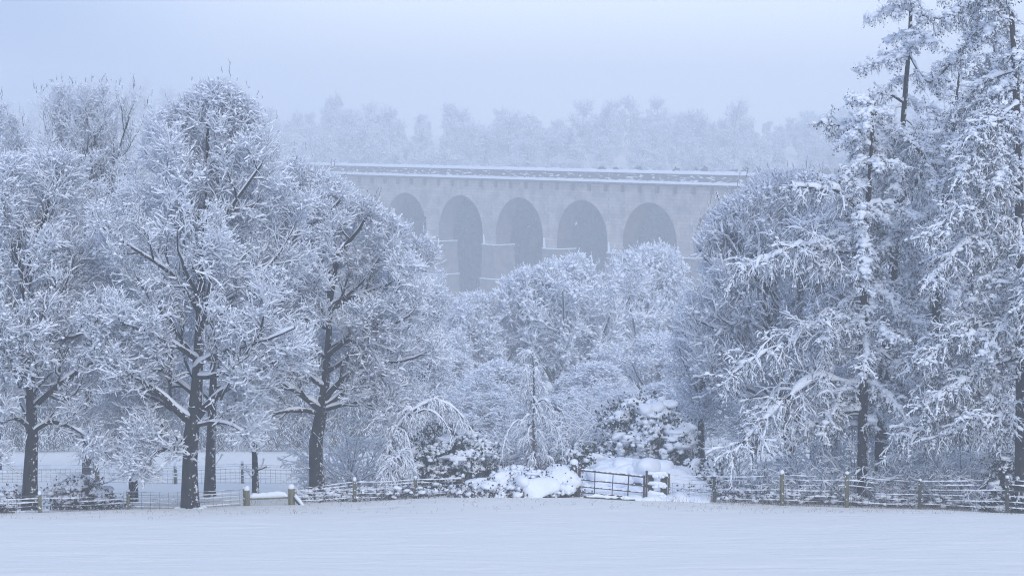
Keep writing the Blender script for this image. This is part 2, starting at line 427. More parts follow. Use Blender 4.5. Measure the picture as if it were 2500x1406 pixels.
        c.tubes(FP, FR, 3, mats[1]); c.snow(SP, SR_, .012, .02, rng, mats[2], 3, .6, .4, vert=.5); c.snow(FP, FR, .015, .025, rng, mats[2], 3, .6, .3, vert=.5)
    c.build('crown', root, o)
    return root

def px_path(Y, pts, dY=None):
    """[(px,py,halfwidth_px)] -> points, radii at distance Y (+ optional depth offsets)"""
    P = []; Rr = []
    for i, (x, y, w) in enumerate(pts):
        yy = Y + (dY[i] if dY is not None else 0)
        P.append(at(x, y, yy)); Rr.append(w * Y / F)
    return P, Rr
# ------------------------------------------------------------------ camera, light, air
cam = bpy.data.cameras.new('camera'); cam.lens = 80; cam.sensor_width = 36; cam.clip_end = 3000; cam.clip_start = .5
co = bpy.data.objects.new('camera', cam); COL.objects.link(co)
co.location = (0, 0, CAMZ); co.rotation_euler = (math.pi / 2 - PITCH, 0, 0); SC.camera = co

SUN_EL, SUN_AZ = math.radians(32), math.radians(160)      # behind the camera to the right, through thick cloud
w = bpy.data.worlds.new('World'); SC.world = w; w.use_nodes = True
nt = w.node_tree; bg = nt.nodes['Background']
sky = nt.nodes.new('ShaderNodeTexSky'); sky.sky_type = 'NISHITA'; sky.sun_disc = False
sky.sun_elevation = SUN_EL; sky.sun_rotation = SUN_AZ; sky.air_density = 1.0; sky.dust_density = 1.0; sky.ozone_density = 3.0
# a deck of snow cloud over the blue: soft large patches of lighter and darker grey
tc = nt.nodes.new('ShaderNodeTexCoord'); mp = nt.nodes.new('ShaderNodeMapping'); mp.inputs['Location'].default_value = (.62, .0, .35); mp.inputs['Scale'].default_value = (1, 1, 1.6)
nz = nt.nodes.new('ShaderNodeTexNoise'); nz.inputs['Scale'].default_value = 4.2; nz.inputs['Detail'].default_value = 2; nz.inputs['Roughness'].default_value = .4
rp = nt.nodes.new('ShaderNodeValToRGB'); rp.color_ramp.elements[0].position = .32; rp.color_ramp.elements[1].position = .68
rp.color_ramp.elements[0].color = (2.2, 3.25, 5.8, 1); rp.color_ramp.elements[1].color = (4.6, 5.7, 8.1, 1)
mxc = nt.nodes.new('ShaderNodeMix'); mxc.data_type = 'RGBA'; mxc.inputs['Factor'].default_value = .88
nt.links.new(tc.outputs['Generated'], mp.inputs['Vector']); nt.links.new(mp.outputs[0], nz.inputs['Vector']); nt.links.new(nz.outputs['Fac'], rp.inputs['Fac'])
nt.links.new(sky.outputs[0], mxc.inputs['A']); nt.links.new(rp.outputs['Color'], mxc.inputs['B'])
# the cloud is thinnest, and so brightest, ahead of the camera
nrm = nt.nodes.new('ShaderNodeVectorMath'); nrm.operation = 'DOT_PRODUCT'; nrm.inputs[1].default_value = Vector((.05, 1, .16)).normalized()
nt.links.new(tc.outputs['Generated'], nrm.inputs[0])
mr = nt.nodes.new('ShaderNodeMapRange'); mr.interpolation_type = 'SMOOTHSTEP'; mr.inputs['From Min'].default_value = .955; mr.inputs['From Max'].default_value = 1.0
nt.links.new(nrm.outputs['Value'], mr.inputs['Value'])
mx2 = nt.nodes.new('ShaderNodeMix'); mx2.data_type = 'RGBA'; mx2.inputs['B'].default_value = (7.5, 8.3, 9.5, 1)
nt.links.new(mr.outputs[0], mx2.inputs['Factor']); nt.links.new(mxc.outputs['Result'], mx2.inputs['A'])
nt.links.new(mx2.outputs['Result'], bg.inputs['Color']); bg.inputs['Strength'].default_value = .12
sl = bpy.data.lights.new('sun', 'SUN'); sl.energy = 1.5; sl.angle = math.radians(50); sl.color = (1, .95, .885)
so = bpy.data.objects.new('sun', sl); COL.objects.link(so)
sd = Vector((math.sin(SUN_AZ) * math.cos(SUN_EL), math.cos(SUN_AZ) * math.cos(SUN_EL), math.sin(SUN_EL)))
so.rotation_euler = (-sd).to_track_quat('-Z', 'Y').to_euler(); so.location = (0, 0, 60)
SC.view_settings.view_transform = 'Standard'; SC.view_settings.look = 'None'; SC.view_settings.exposure = EXPO = 0.16
SC.cycles.max_bounces = 10; SC.cycles.diffuse_bounces = 8; SC.cycles.filter_width = 1.1; SC.cycles.glossy_bounces = 1; SC.cycles.transmission_bounces = 1
SC.cycles.volume_bounces = 2; SC.cycles.transparent_max_bounces = 4
SC.cycles.use_denoising = True; SC.cycles.denoising_input_passes = 'RGB_ALBEDO_NORMAL'; SC.cycles.denoising_prefilter = 'NONE'

hz = Geo(); hz.box((0, 425, -4), (560, 1000, 84), 'snow')
ho = hz.build('haze', None, (0, 0, 0), 'stuff')
m = bpy.data.materials.new('misty_air'); m.use_nodes = True; nt = m.node_tree; nt.nodes.clear()
pv = nt.nodes.new('ShaderNodeVolumePrincipled'); mo = nt.nodes.new('ShaderNodeOutputMaterial')
pv.inputs['Color'].default_value = (.93, .965, 1, 1); pv.inputs['Density'].default_value = .0020; pv.inputs['Anisotropy'].default_value = .0
nt.links.new(pv.outputs[0], mo.inputs['Volume'])
ho.data.materials.clear(); ho.data.materials.append(m)

# ------------------------------------------------------------------ the snow covered ground
ys = np.concatenate([np.arange(-15, 28, 3), np.arange(28, 66, .5), np.arange(66, 86, .16), np.arange(86, 110, .6), np.arange(110, 260, 3), np.arange(260, 845, 10)])
xs = np.concatenate([np.arange(-245, -40, 8), np.arange(-40, -22, 1.2), np.arange(-22, 22, .22), np.arange(22, 40, 1.2), np.arange(40, 246, 8)])
X, Y = np.meshgrid(xs, ys); Z = ground(X, Y)
nx, ny = len(xs), len(ys)
ii = np.arange(ny - 1)[:, None] * nx + np.arange(nx - 1)[None]
g = Geo(); g.raw(np.stack([X, Y, Z], -1), q=np.stack([ii, ii + 1, ii + nx + 1, ii + nx], -1).reshape(-1, 4), mat='field')
g.build('snow_field', kind='structure')

# ------------------------------------------------------------------ viaduct
TH = math.radians(52.7)
UV = np.array([math.cos(TH), -math.sin(TH), 0]); NV = np.array([-math.sin(TH), -math.cos(TH), 0])   # along (to the near right), out of the near face
VC = at(1268, 482, 388)
PIT, RAD, WID = 17.0, 6.6, 3.1
ZC = VC[2]; ZSPR = ZC - 8.45; ZTOP = 13.4 - 126 / F * 388; ZLED2 = -12.9; ZBOT = -32
def vpt(u, v, z): return np.array([VC[0], VC[1], 0]) + UV * u - NV * v + np.array([0, 0, z])   # v = depth into the bridge
def vbox(g, u0, u1, v0, v1, z0, z1, mat):
    v = [vpt(u, vv, z) for z in (z0, z1) for (u, vv) in ((u0, v0), (u1, v0), (u1, v1), (u0, v1))]
    g.raw(v, q=[[0, 3, 2, 1], [4, 5, 6, 7], [0, 1, 5, 4], [1, 2, 6, 5], [2, 3, 7, 6], [3, 0, 4, 7]], mat=mat, smooth=False)
via = thing('viaduct', vpt(0, 0, ZBOT), 'long pale stone railway viaduct with tall round arches standing in the mist across the valley', 'viaduct')
vo = vpt(0, 0, ZBOT)
K0, K1 = -8, 8; WB = WID + .7
HALF = RAD
UA, UB = K0 * PIT - PIT / 2, K1 * PIT + PIT / 2
ZCOR = ZTOP - .45      # under the cornice
for k in range(K0, K1 + 1):
    u0 = k * PIT; zc0 = ZC - RAD
    an = np.linspace(math.pi, 0, 33)
    cu = [u0 - RAD] + list(u0 + RAD * np.cos(an)) + [u0 + RAD]
    cz = [ZSPR] + list(zc0 + RAD * np.sin(an)) + [ZSPR]
    g = Geo(); n = len(cu)
    for v_, flip in ((0, 0), (WID, 1)):
        V = [vpt(a, v_, b_) for a, b_ in zip(cu, cz)] + [vpt(a, v_, ZCOR) for a in cu]
        q = [[i, i + 1, n + i + 1, n + i] for i in range(n - 1)]
        g.raw(V, q=[x[::-1] for x in q] if flip else q, mat='stone', smooth=False)
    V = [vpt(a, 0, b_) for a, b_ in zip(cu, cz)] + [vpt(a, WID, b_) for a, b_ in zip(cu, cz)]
    g.raw(V, q=[[i, n + i, n + i + 1, i + 1] for i in range(n - 1)], mat='darkstone', smooth=False)  # shade inside the arch is put into this darker soffit colour
    ar = g.build('arch', via, vo)
    # raised ring of voussoirs
    g = Geo(); ri, ro = RAD + .003, RAD + .75
    a2 = np.linspace(math.pi, 0, 33)
    rin = [(u0 + ri * math.cos(a), zc0 + ri * math.sin(a)) for a in a2]; rou = [(u0 + ro * math.cos(a), zc0 + ro * math.sin(a)) for a in a2]
    V = [vpt(a, -.07, b_) for a, b_ in rin] + [vpt(a, -.07, b_) for a, b_ in rou] + [vpt(a, .02, b_) for a, b_ in rou]
    nn = len(a2)
    g.raw(V, q=[[i, i + 1, nn + i + 1, nn + i] for i in range(nn - 1)] + [[nn + i, nn + i + 1, 2 * nn + i + 1, 2 * nn + i] for i in range(nn - 1)], mat='stone', smooth=False)
    g.build('arch_ring', ar, (0, 0, 0)).matrix_parent_inverse.identity()
for c in list(via.children):
    for d in c.children: d.data.transform(__import__('mathutils').Matrix.Translation(-Vector(vo)))
for k in range(K0, K1):
    a, b_ = k * PIT + RAD, (k + 1) * PIT - RAD
    g = Geo()
    # spandrel and upper pier (the top runs up to the cornice between two arches)
    vbox(g, a, b_, 0, WID, ZSPR + .0, ZCOR, 'stone')
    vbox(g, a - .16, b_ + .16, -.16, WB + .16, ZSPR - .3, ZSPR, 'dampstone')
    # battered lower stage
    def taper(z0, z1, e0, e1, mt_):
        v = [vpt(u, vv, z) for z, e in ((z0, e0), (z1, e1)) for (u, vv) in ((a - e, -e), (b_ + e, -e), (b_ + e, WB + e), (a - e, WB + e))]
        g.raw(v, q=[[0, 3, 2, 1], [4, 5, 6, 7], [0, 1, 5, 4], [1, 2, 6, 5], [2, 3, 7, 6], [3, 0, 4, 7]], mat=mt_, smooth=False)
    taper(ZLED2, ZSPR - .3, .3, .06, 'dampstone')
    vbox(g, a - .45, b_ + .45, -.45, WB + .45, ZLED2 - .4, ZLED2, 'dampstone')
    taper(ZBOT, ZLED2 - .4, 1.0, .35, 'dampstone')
    p = g.build('pier', via, vo)
    # snow lying on the set-offs
    for (e0, e1, z) in ((0, .16, ZSPR), (.3, .45, ZLED2)):
        z1 = z + .16
        L6 = [(a - e1, -e1 - .02), (b_ + e1 + .02, -e1 - .02), (b_ + e1 + .02, WB + e1), (b_ + e0 + .004, WB + e1), (b_ + e0 + .004, -e0 - .004), (a - e1, -e0 - .004)]
        s = Geo(); s.raw([vpt(u, vv, zz) for zz in (z + .002, z1) for u, vv in L6], q=[[i, (i + 1) % 6, 6 + (i + 1) % 6, 6 + i] for i in range(6)] + [[6, 7, 10, 11], [7, 8, 9, 10]], mat='snow', smooth=False)
        s.build('snow_ledge', p, vo)
    # wind-packed snow plastered up the left arris
    hgt = random.Random(k).uniform(3.2, 5.2)
    t0 = [vpt(a - .02, -.03, ZSPR + .1), vpt(a + .75, -.06, ZSPR + .1), vpt(a + .05, -.03, ZSPR + hgt), vpt(a - .02, .5, ZSPR + .1)]
    s = Geo(); s.raw(t0, t=[[0, 1, 2], [3, 0, 2]], mat='snow', smooth=False); s.build('snow_streak', p, vo)
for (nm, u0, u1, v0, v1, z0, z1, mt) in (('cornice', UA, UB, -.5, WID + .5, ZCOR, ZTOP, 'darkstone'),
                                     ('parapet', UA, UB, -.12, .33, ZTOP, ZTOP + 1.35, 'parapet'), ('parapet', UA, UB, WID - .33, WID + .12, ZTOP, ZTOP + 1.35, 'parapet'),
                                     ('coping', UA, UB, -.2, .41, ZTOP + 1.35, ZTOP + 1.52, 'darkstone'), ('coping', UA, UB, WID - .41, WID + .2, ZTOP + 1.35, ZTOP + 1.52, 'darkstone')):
    g = Geo(); vbox(g, u0, u1, v0, v1, z0, z1, mt); o = g.build(nm, via, vo)
    if nm != 'parapet':
        # lumpy ridge of snow along the stone edge
        us = np.arange(u0, u1, .8); rg = np.random.default_rng(int(abs(v0) * 100) + 3)
        if nm == 'cornice': rows = [(-.56, -.05), (-.54, .24), (-.3, .34), (-.13, .36)]
        else: rows = [(v0 - .02, 0), (v0 + .02, .34), ((v0 + v1) / 2, .42), (v1 - .02, .34), (v1 + .02, 0)]
        zb = z1 + .002
        R3 = np.array([[[vpt(u, vv, zb + hh * rg.uniform(.75, 1.3)) for vv, hh in rows] for u in us]])
        sg = Geo(); sg.loft(R3, 'snow', closed=False); sg.build('snow_cap', o, vo)
# brackets under the cornice
cm = None
for k in range(int((UB - UA) / 4.25)):
    u = UA + 2 + k * 4.25
    if cm is None:
        g = Geo(); vbox(g, u - .22, u + .22, -.42, -.001, ZCOR - 1.15, ZCOR - .002, 'darkstone'); cm = g.build('corbel', via, vo); u_first = u
    else:
        c = cm.copy(); COL.objects.link(c); c.location = Vector(UV * (u - u_first))
g = Geo(); vbox(g, UA, UB, .42, WID - .42, ZTOP + .01, ZTOP + .25, 'snow'); g.build('track_bed', via, vo)
# ------------------------------------------------------------------ conifers
def conifer(name, label, base, trunk, Y0, seed, nb, lenf, group=None, t=(.25, 1), droop=-.10, snow=1.0, az=None, rise=80, lat=12, hang=6, cat_='tree', needles=1, hl=.5, extra=(), nblob=6):
    """larch: straight trunk, sweeping boughs with side sprays hanging under a load of snow.
    lenf(t) gives bough length along the trunk, extra = hand laid boughs (points, radii)"""
    rng = np.random.default_rng(seed)
    root = thing(name, base, label, cat_, group); o = np.array(base, float)
    P0, R0 = polyline(*trunk, 24)
    # boughs
    tt = np.sort(rng.uniform(t[0], t[1], nb)); K = nb
    f = tt * 23; k = np.minimum(f.astype(int), 22); f = (f - k)[:, None]
    b0 = P0[0, k] * (1 - f) + P0[0, k + 1] * f
    if az is None: a = np.arange(K) * 2.4 + rng.normal(0, .4, K)
    else: a = az(rng, K)
    el = np.radians(90 - rise + rng.normal(0, 17, K) + 25 * np.clip(tt - .8, 0, 1) * 5 * .4)
    d = np.stack([np.cos(a) * np.cos(el), np.sin(a) * np.cos(el), np.sin(el)], 1)
    L = np.array([lenf(x) for x in tt]) * rng.uniform(.4, 1.2, K)
    ns = 18; U = [np.zeros((K, 3))]
    for s in range(ns):
        d = norm(d + np.array([0, 0, droop * .5 * (1.15 if s < 12 else .2)]) + rng.normal(0, .065, (K, 3)))
        U.append(U[-1] + d / ns)
    B = b0[:, None] + np.stack(U, 1) * L[:, None, None]
    r0 = np.clip(L * .014, .018, .06)
    BR = r0[:, None] * np.linspace(1, .3, ns + 1)[None]
    if extra:
        ps = [polyline(p, r, ns + 1) for p, r in extra]
        B = np.concatenate([B] + [p for p, _ in ps]); BR = np.concatenate([BR] + [r for _, r in ps])
    g = Geo(); g.tubes(P0, R0, 10, 'larch'); g.build('trunk', root, o)
    c = Geo()
    # side sprays, more or less in the plane of the bough
    S, SR = grow(rng, B, BR, lambda L: (L * lat * .7 + 4).astype(int), .27, 5, (56, 20), (.18, 1), -.16, .17, rad=.016, planar=.5, shape=.45, lmin=.25)
    T, TR = grow(rng, S, SR, lambda L: (L * 7 + 2).astype(int), hl, 3, (48, 16), (.1, 1), -.30, .2, rad=.010, planar=.3, lmin=.22, shape=.4)
    Q, QR = grow(rng, S, SR, lambda L: (L * 9 + 3).astype(int), .26, 2, (70, 20), (.05, 1), -.9, .2, rad=.009, relen=False, shape=.2)
    c.tubes(Q, QR, 3, 'larch')
    Z_, ZR = grow(rng, B, BR, 7, .4, 2, (50, 14), (.3, 1), .25, .12, rad=.009, relen=False, shape=.2)
    c.tubes(Z_, ZR, 3, 'larch')
    c.tubes(B, BR, 5, 'larch'); c.tubes(S, SR, 3, 'larch'); c.tubes(T, TR, 3, 'larch')
    c.snow(B, BR, .07 * snow, .085 * snow, rng, 'snow', 7, .7, .12)
    c.snow(S, SR, .032 * snow, .046 * snow, rng, 'snow', 7, .75, .25, vert=.35)
    c.snow(T, TR, .026 * snow, .036 * snow, rng, 'snow', 3, .7, .4, vert=.4)
    if nblob:
        n = len(B) * nblob; i = rng.integers(0, len(B), n); j = rng.integers(5, ns + 1, n)
        sz = rng.uniform(.5, 1.2, (n, 1)) * np.array([[.16, .16, .09]]) * snow
        c.blobs(B[i, j] + rng.normal(0, .06, (n, 3)) + np.array([0, 0, .05]), sz, rng, 'snow', 2, .35)
        n = len(S) * 4; i = rng.integers(0, len(S), n); j = rng.integers(1, 6, n)
        c.blobs(S[i, j] + np.array([0, 0, .025]) + rng.normal(0, .03, (n, 3)), rng.uniform(.35, 1.2, (n, 1)) * np.array([[.075, .075, .045]]) * snow, rng, 'snow', 1, .35)
    if needles:
        n = len(T) * needles; i = rng.integers(0, len(T), n); j = rng.integers(0, 4, n)
        c.leaves(T[i, j] - np.array([0, 0, .03]) + rng.normal(0, .04, (n, 3)), .085, rng, 'needle', .9)
    c.build('crown', root, o)
    return root

# ------------------------------------------------------------------ shrubs
def evergreen(name, label, c, size, seed, n=260, leafsz=.11, group=None, snow=1.0, leaves=26, mat='leaf', blob=(.26, .26, .13), stems=7, low=.0, core=1.0):
    """dark leafy bush whose shoots carry pillows of snow"""
    rng = np.random.default_rng(seed)
    c = np.array(c, float); size = np.array(size, float)
    root = thing(name, c, label, 'shrub', group)
    # shoot ends through the outer half of a lumpy dome
    d = norm(rng.normal(0, 1, (n, 3))); d[:, 2] = np.abs(d[:, 2]) * rng.choice([1, 1, .6], n)
    k = rng.normal(0, 1, (3, 3)) * 2.2
    lump = 1 + .22 * np.sin(d @ k + rng.uniform(0, 6, 3)).sum(1) / 1.7
    rr = rng.uniform(.45, 1.0, n) ** .6 * lump
    C = c + d * rr[:, None] * size + np.array([0, 0, low])
    C[:, 2] = np.maximum(C[:, 2], ground(C[:, 0], C[:, 1]) + .05)
    g = Geo()
    b0 = c + rng.normal(0, .12, (n, 3)) * size * np.array([1, 1, 0]); b0[:, 2] = ground(b0[:, 0], b0[:, 1])
    mid = (b0 + C) / 2 + np.array([0, 0, .22]) * size[2] + rng.normal(0, .08, (n, 3)) * size
    SP = np.stack([b0, b0 * .5 + mid * .5 + rng.normal(0, .04, (n, 3)), mid, mid * .45 + C * .55 + np.array([0, 0, .06]), C], 1)
    g.tubes(SP, np.broadcast_to(np.array([.02, .017, .014, .011, .008]), SP.shape[:2]), 3, 'twig')
    g.build('stems', root, c)
    f = Geo()
    m_ = leaves
    LC = np.repeat(C, m_, 0) + rng.normal(0, 1, (n * m_, 3)) * np.array([blob[0], blob[1], blob[2] * 1.6]) * .85 - np.array([0, 0, .10])
    f.leaves(LC, leafsz, rng, mat, .6)
    f.build('foliage', root, c)
    s = Geo()
    upw = np.clip(d[:, 2:3] * 1.25 + .1, 0, 1) * np.clip((C[:, 2:3] - ground(C[:, 0], C[:, 1])[:, None]) / (size[2] * .45), .25, 1)
    hol = np.sin(d @ rng.normal(0, 2.6, 3) + 1) + np.sin(d @ rng.normal(0, 2.6, 3)) + .8 * np.sin(d @ rng.normal(0, 4, 3)) 
    keep = rng.random(n) < (.5 + .5 * upw[:, 0]) * np.where(hol > -.55, 1, .22); Ck = C[keep]; uk = upw[keep]; nk = len(Ck)
    bl = np.array(blob) * snow
    # an uneven core pad, then many small lumps spilling over its edge along the shoot
    s.blobs(Ck + np.array([0, 0, .02]), rng.gamma(3, .2, (nk, 1)) * bl * rng.uniform(.6, 1.5, (nk, 3)) * (.35 + .65 * uk) * core, rng, 'snow', 3, .55)
    q = 20; ax = norm(np.stack([d[keep, 0], d[keep, 1], -.25 - .5 * rng.random(nk)], 1))
    tt = rng.uniform(-.4, 1.15, (nk, q, 1)); off = rng.normal(0, 1, (nk, q, 3)) * bl * np.array([.42, .42, .38])
    CC = Ck[:, None] + ax[:, None] * tt * bl[0] * 1.2 + off + np.array([0, 0, .05]) - np.array([0, 0, 1.]) * (tt ** 2) * bl[2] * .8
    SS = rng.gamma(3, .33, (nk, q, 1)) * np.array([.062, .062, .046]) * (bl[0] / .27) * (.45 + .55 * uk[:, None]) * np.ones((nk, q, 3))
    kk = rng.random((nk, q)) < .35 + .6 * uk
    s.blobs(CC[kk], SS[kk], rng, 'snow', 1, .3)
    s.build('snow_load', root, c)
    return root

def arching(name, label, c, n, length, seed, el=(60, 16), droop=-.14, lat=7, hang=5, snow=1.0, group=None, spread=.15, azc=None, rad=.02, hl=.45, cat_='shrub', mats=('twig', 'snow'), latlen=.4, fine=3, h2=-.25):
    """many-stemmed shrub, stems rising and arching over"""
    rng = np.random.default_rng(seed); c = np.array(c, float)
    root = thing(name, c, label, cat_, group)
    a = rng.uniform(0, 6.283, n) if azc is None else rng.normal(azc[0], azc[1], n)
    e = np.radians(np.clip(rng.normal(el[0], el[1], n), 5, 89))
    d = np.stack([np.cos(a) * np.cos(e), np.sin(a) * np.cos(e), np.sin(e)], 1)
    b0 = c + np.stack([np.cos(a), np.sin(a), 0 * a], 1) * rng.uniform(0, spread, (n, 1)); b0[:, 2] = ground(b0[:, 0], b0[:, 1]) - .03
    L = length * rng.uniform(.55, 1.1, n); ns = 10; U = [np.zeros((n, 3))]
    for s in range(ns):
        d = norm(d + np.array([0, 0, droop]) * (.3 + s / ns * 1.4) + rng.normal(0, .07, (n, 3)))
        U.append(U[-1] + d / ns)
    B = b0[:, None] + np.stack(U, 1) * L[:, None, None]; BR = rad * np.linspace(1, .35, ns + 1)[None] * rng.uniform(.7, 1.2, (n, 1))
    S, SR = grow(rng, B, BR, lat, latlen, 5, (40, 12), (.25, 1), droop * .6, .12, rad=.012, lmin=.3)
    T, TR = grow(rng, S, SR, hang, hl, fine, (38, 12), (.1, 1), h2, .15, rad=.008, lmin=.18)
    g = Geo(); g.tubes(B, BR, 5, mats[0]); g.snow(B, BR, .035 * snow, .05 * snow, rng, mats[1], 7, .4, .08)
    g.build('stems', root, c)
    g = Geo(); g.tubes(S, SR, 3, mats[0]); g.tubes(T, TR, 3, mats[0])
    g.snow(S, SR, .034 * snow, .045 * snow, rng, mats[1], 3, .5, .1, vert=.35); g.snow(T, TR, .028 * snow, .036 * snow, rng, mats[1], 3, .6, .14, vert=.45)
    g.build('twigs', root, c)
    return root
# ------------------------------------------------------------------ near deciduous trees on the left
def tree_px(name, label, Y, trunk, limbs, env, seed, dz=None, **kw):
    """trunk/limbs given as photo pixels at distance Y: limb = (points, depth offsets)"""
    tp = []
    for t in trunk:
        P, R = px_path(Y, t); tp.append((P, R))
    x, y, _ = P[0] if len(trunk) == 1 else tp[0][0][0]
    bz = gz(x, y)
    base = (x, y, bz)
    for i, (P, R) in enumerate(tp[:1]):
        P[0] = np.array([x, y, bz - .25]); R[0] *= 1.25
    lp = []
    for l, off in limbs:
        P, R = px_path(Y, l, np.linspace(0, off, len(l))); lp.append((P, R))
    return broadleaf(name, label, base, tp, lp, env, Y, seed, **kw)

tree_px('oak_tree', 'big snow-covered oak, its thick forked trunk at the fence left of the wooden rail', 79.5,
    [[(465, 1246, 21), (463, 1150, 18), (468, 1050, 19), (478, 980, 15), (483, 890, 13), (488, 790, 11), (492, 690, 9), (498, 590, 7), (503, 480, 5), (507, 380, 3.4), (508, 280, 2)]],
    [([(468, 1030, 13), (430, 1000, 9), (390, 960, 7), (330, 920, 5), (270, 880, 3.5)], -1.5),
     ([(460, 1085, 9), (420, 1062, 6), (360, 1050, 4.5), (310, 1030, 3)], .8),
     ([(478, 1020, 12), (520, 975, 9), (565, 940, 7), (640, 900, 5), (700, 860, 3)], -1.2),
     ([(486, 760, 8), (440, 690, 6), (380, 640, 4.5), (300, 590, 3), (250, 540, 2)], -2),
     ([(492, 690, 7), (458, 620, 5), (445, 540, 4), (430, 450, 3), (415, 350, 2)], 1),
     ([(488, 800, 8), (540, 760, 6), (610, 720, 5), (690, 690, 3)], 2),
     ([(496, 600, 6), (540, 540, 5), (590, 470, 4), (640, 400, 2.4)], -1),
     ([(484, 880, 8), (440, 850, 6), (380, 815, 4.5), (300, 790, 3)], -2.5),
     ([(480, 900, 8), (500, 880, 6), (560, 850, 5), (650, 830, 3.5), (720, 800, 2)], -3),
     ([(462, 1110, 6), (420, 1095, 4), (370, 1110, 3), (310, 1150, 1.8)], -1.2), ([(474, 1040, 6), (530, 1030, 4), (580, 1045, 3), (620, 1080, 1.8)], -1.6), ([(500, 520, 5), (520, 450, 4), (545, 360, 3), (560, 270, 1.8)], .5)],
    [(222, 485, 550), (270, 425, 598), (330, 345, 660), (420, 270, 700), (520, 220, 740), (640, 190, 760), (760, 170, 780), (880, 170, 780), (980, 230, 720), (1050, 240, 640), (1110, 260, 600), (1160, 320, 560)],
    11, n1=20, n=(9, 8, 5, 3), bang=37, wob=.17, trop=(.1, .09, .1, .1, .08), lm=.3, ang1=(62, 16), shoots=1, l1=.42, gaps=[(490, 720, 42, 95), (452, 570, 36, 90), (480, 1000, 95, 60), (503, 560, 22, 70), (370, 640, 70, 34), (560, 950, 50, 30), (470, 860, 40, 50), (508, 330, 14, 60), (620, 725, 50, 18)])

tree_px('oak_tree', 'broad snow-covered tree with a bare leaning trunk, right of the short wooden rail', 86,
    [[(776, 1196, 18), (772, 1140, 17), (770, 1090, 17), (778, 1040, 16), (786, 1000, 14), (795, 930, 10), (800, 850, 8), (806, 760, 7), (800, 650, 5), (790, 550, 4), (775, 460, 3)]],
    [([(785, 1005, 10), (750, 975, 7), (700, 940, 5), (650, 900, 3)], -1.5),
     ([(790, 980, 9), (830, 930, 7), (900, 890, 5), (990, 880, 3.5), (1040, 860, 2)], -1.5),
     ([(804, 760, 7), (850, 730, 6), (930, 700, 5), (1010, 660, 3)], 1),
     ([(785, 1010, 7), (730, 1000, 5), (670, 1010, 3.5), (630, 1040, 2)], -1.5), ([(790, 1000, 7), (850, 985, 5), (910, 990, 3.5), (950, 1020, 2)], -1), ([(700, 640, 5), (715, 590, 5), (740, 555, 5), (790, 530, 4), (830, 490, 3)], -2.5),
     ([(806, 740, 6), (830, 620, 5), (870, 570, 4), (910, 500, 2.5)], -1),
     ([(800, 800, 7), (740, 780, 6), (690, 790, 4), (640, 810, 3)], -2),
     ([(798, 870, 7), (850, 830, 5), (920, 810, 4), (1000, 770, 2.5)], -2.5),
     ([(800, 700, 6), (760, 640, 5), (720, 560, 4), (700, 470, 2.5)], 1.5)],
    [(408, 715, 750), (445, 665, 790), (485, 630, 870), (540, 610, 970), (600, 600, 1025), (680, 590, 1070), (760, 590, 1095), (850, 595, 1100), (920, 610, 1080), (985, 630, 1030), (1060, 640, 980), (1100, 670, 930)],
    12, n1=18, n=(9, 8, 5, 3), bang=37, wob=.17, trop=(.1, .09, .1, .1, .08), lm=.3, ang1=(60, 16), shoots=1, l1=.45, gaps=[(722, 560, 50, 60), (788, 960, 55, 55), (700, 790, 65, 22), (925, 690, 70, 30), (860, 580, 40, 40), (835, 850, 20, 22)])

tree_px('oak_tree', 'smaller snow-covered tree with a straight trunk close behind the big oak', 85.5,
    [[(512, 1232, 14), (513, 1150, 13), (516, 1050, 11), (520, 950, 9), (525, 800, 7), (540, 650, 5), (560, 500, 3)]],
    [([(516, 1040, 7), (560, 1000, 5), (610, 980, 3)], 2), ([(520, 900, 6), (580, 820, 4), (640, 740, 2)], 2)],
    [(330, 520, 640), (420, 470, 670), (560, 430, 700), (760, 400, 720), (900, 400, 720), (1000, 420, 690), (1080, 440, 640)],
    13, n1=14, n=(7, 6, 6, 2), l1=.4)

tree_px('oak_tree', 'wide snow-covered tree with a stout trunk at the far left edge of the fence', 80,
    [[(72, 1232, 18), (74, 1150, 17), (78, 1080, 15), (76, 980, 12), (70, 860, 10), (60, 740, 8), (50, 640, 6), (40, 520, 4)]],
    [([(76, 1000, 9), (130, 950, 7), (200, 900, 5), (270, 860, 3)], -2), ([(74, 900, 8), (30, 820, 6), (-30, 760, 4), (-90, 700, 2)], -1),
     ([(60, 690, 7), (85, 600, 6), (110, 520, 4), (140, 440, 2.5)], 0), ([(66, 800, 8), (120, 730, 6), (190, 690, 4), (250, 640, 2.5)], 1.5),
     ([(74, 860, 7), (130, 830, 6), (190, 820, 4), (240, 780, 3)], -3), ([(50, 640, 6), (10, 560, 4), (-10, 470, 3)], -2), ([(76, 1060, 7), (120, 1030, 5), (180, 1045, 4), (240, 1085, 2.4), (270, 1120, 1.5)], -1.8), ([(76, 1050, 7), (40, 1020, 5), (-10, 1040, 4), (-60, 1080, 2)], -1.5)],
    [(390, 20, 170), (440, -40, 220), (540, -120, 280), (700, -160, 320), (850, -170, 370), (960, -150, 380), (1050, -120, 350), (1120, -80, 310), (1180, -20, 250)],
    14, n1=18, n=(9, 8, 5, 3), bang=37, wob=.17, trop=(.1, .09, .1, .1, .08), lm=.3, ang1=(62, 16), l1=.45, gaps=[(66, 660, 36, 90), (74, 1090, 40, 60), (110, 520, 30, 50), (170, 690, 70, 22), (190, 820, 60, 20)])

tree_px('young_tree', 'small snowy tree with a slim dark trunk between the far-left tree and the big oak', 83,
    [[(325, 1214, 11), (326, 1140, 10), (328, 1060, 8), (322, 960, 6), (318, 860, 4)]], [],
    [(800, 270, 370), (880, 240, 400), (980, 225, 430), (1080, 235, 430), (1150, 260, 410)], 15, n1=12, n=(6, 6, 5, 2), l1=.5, t1=(.25, 1), ang1=(70, 14))

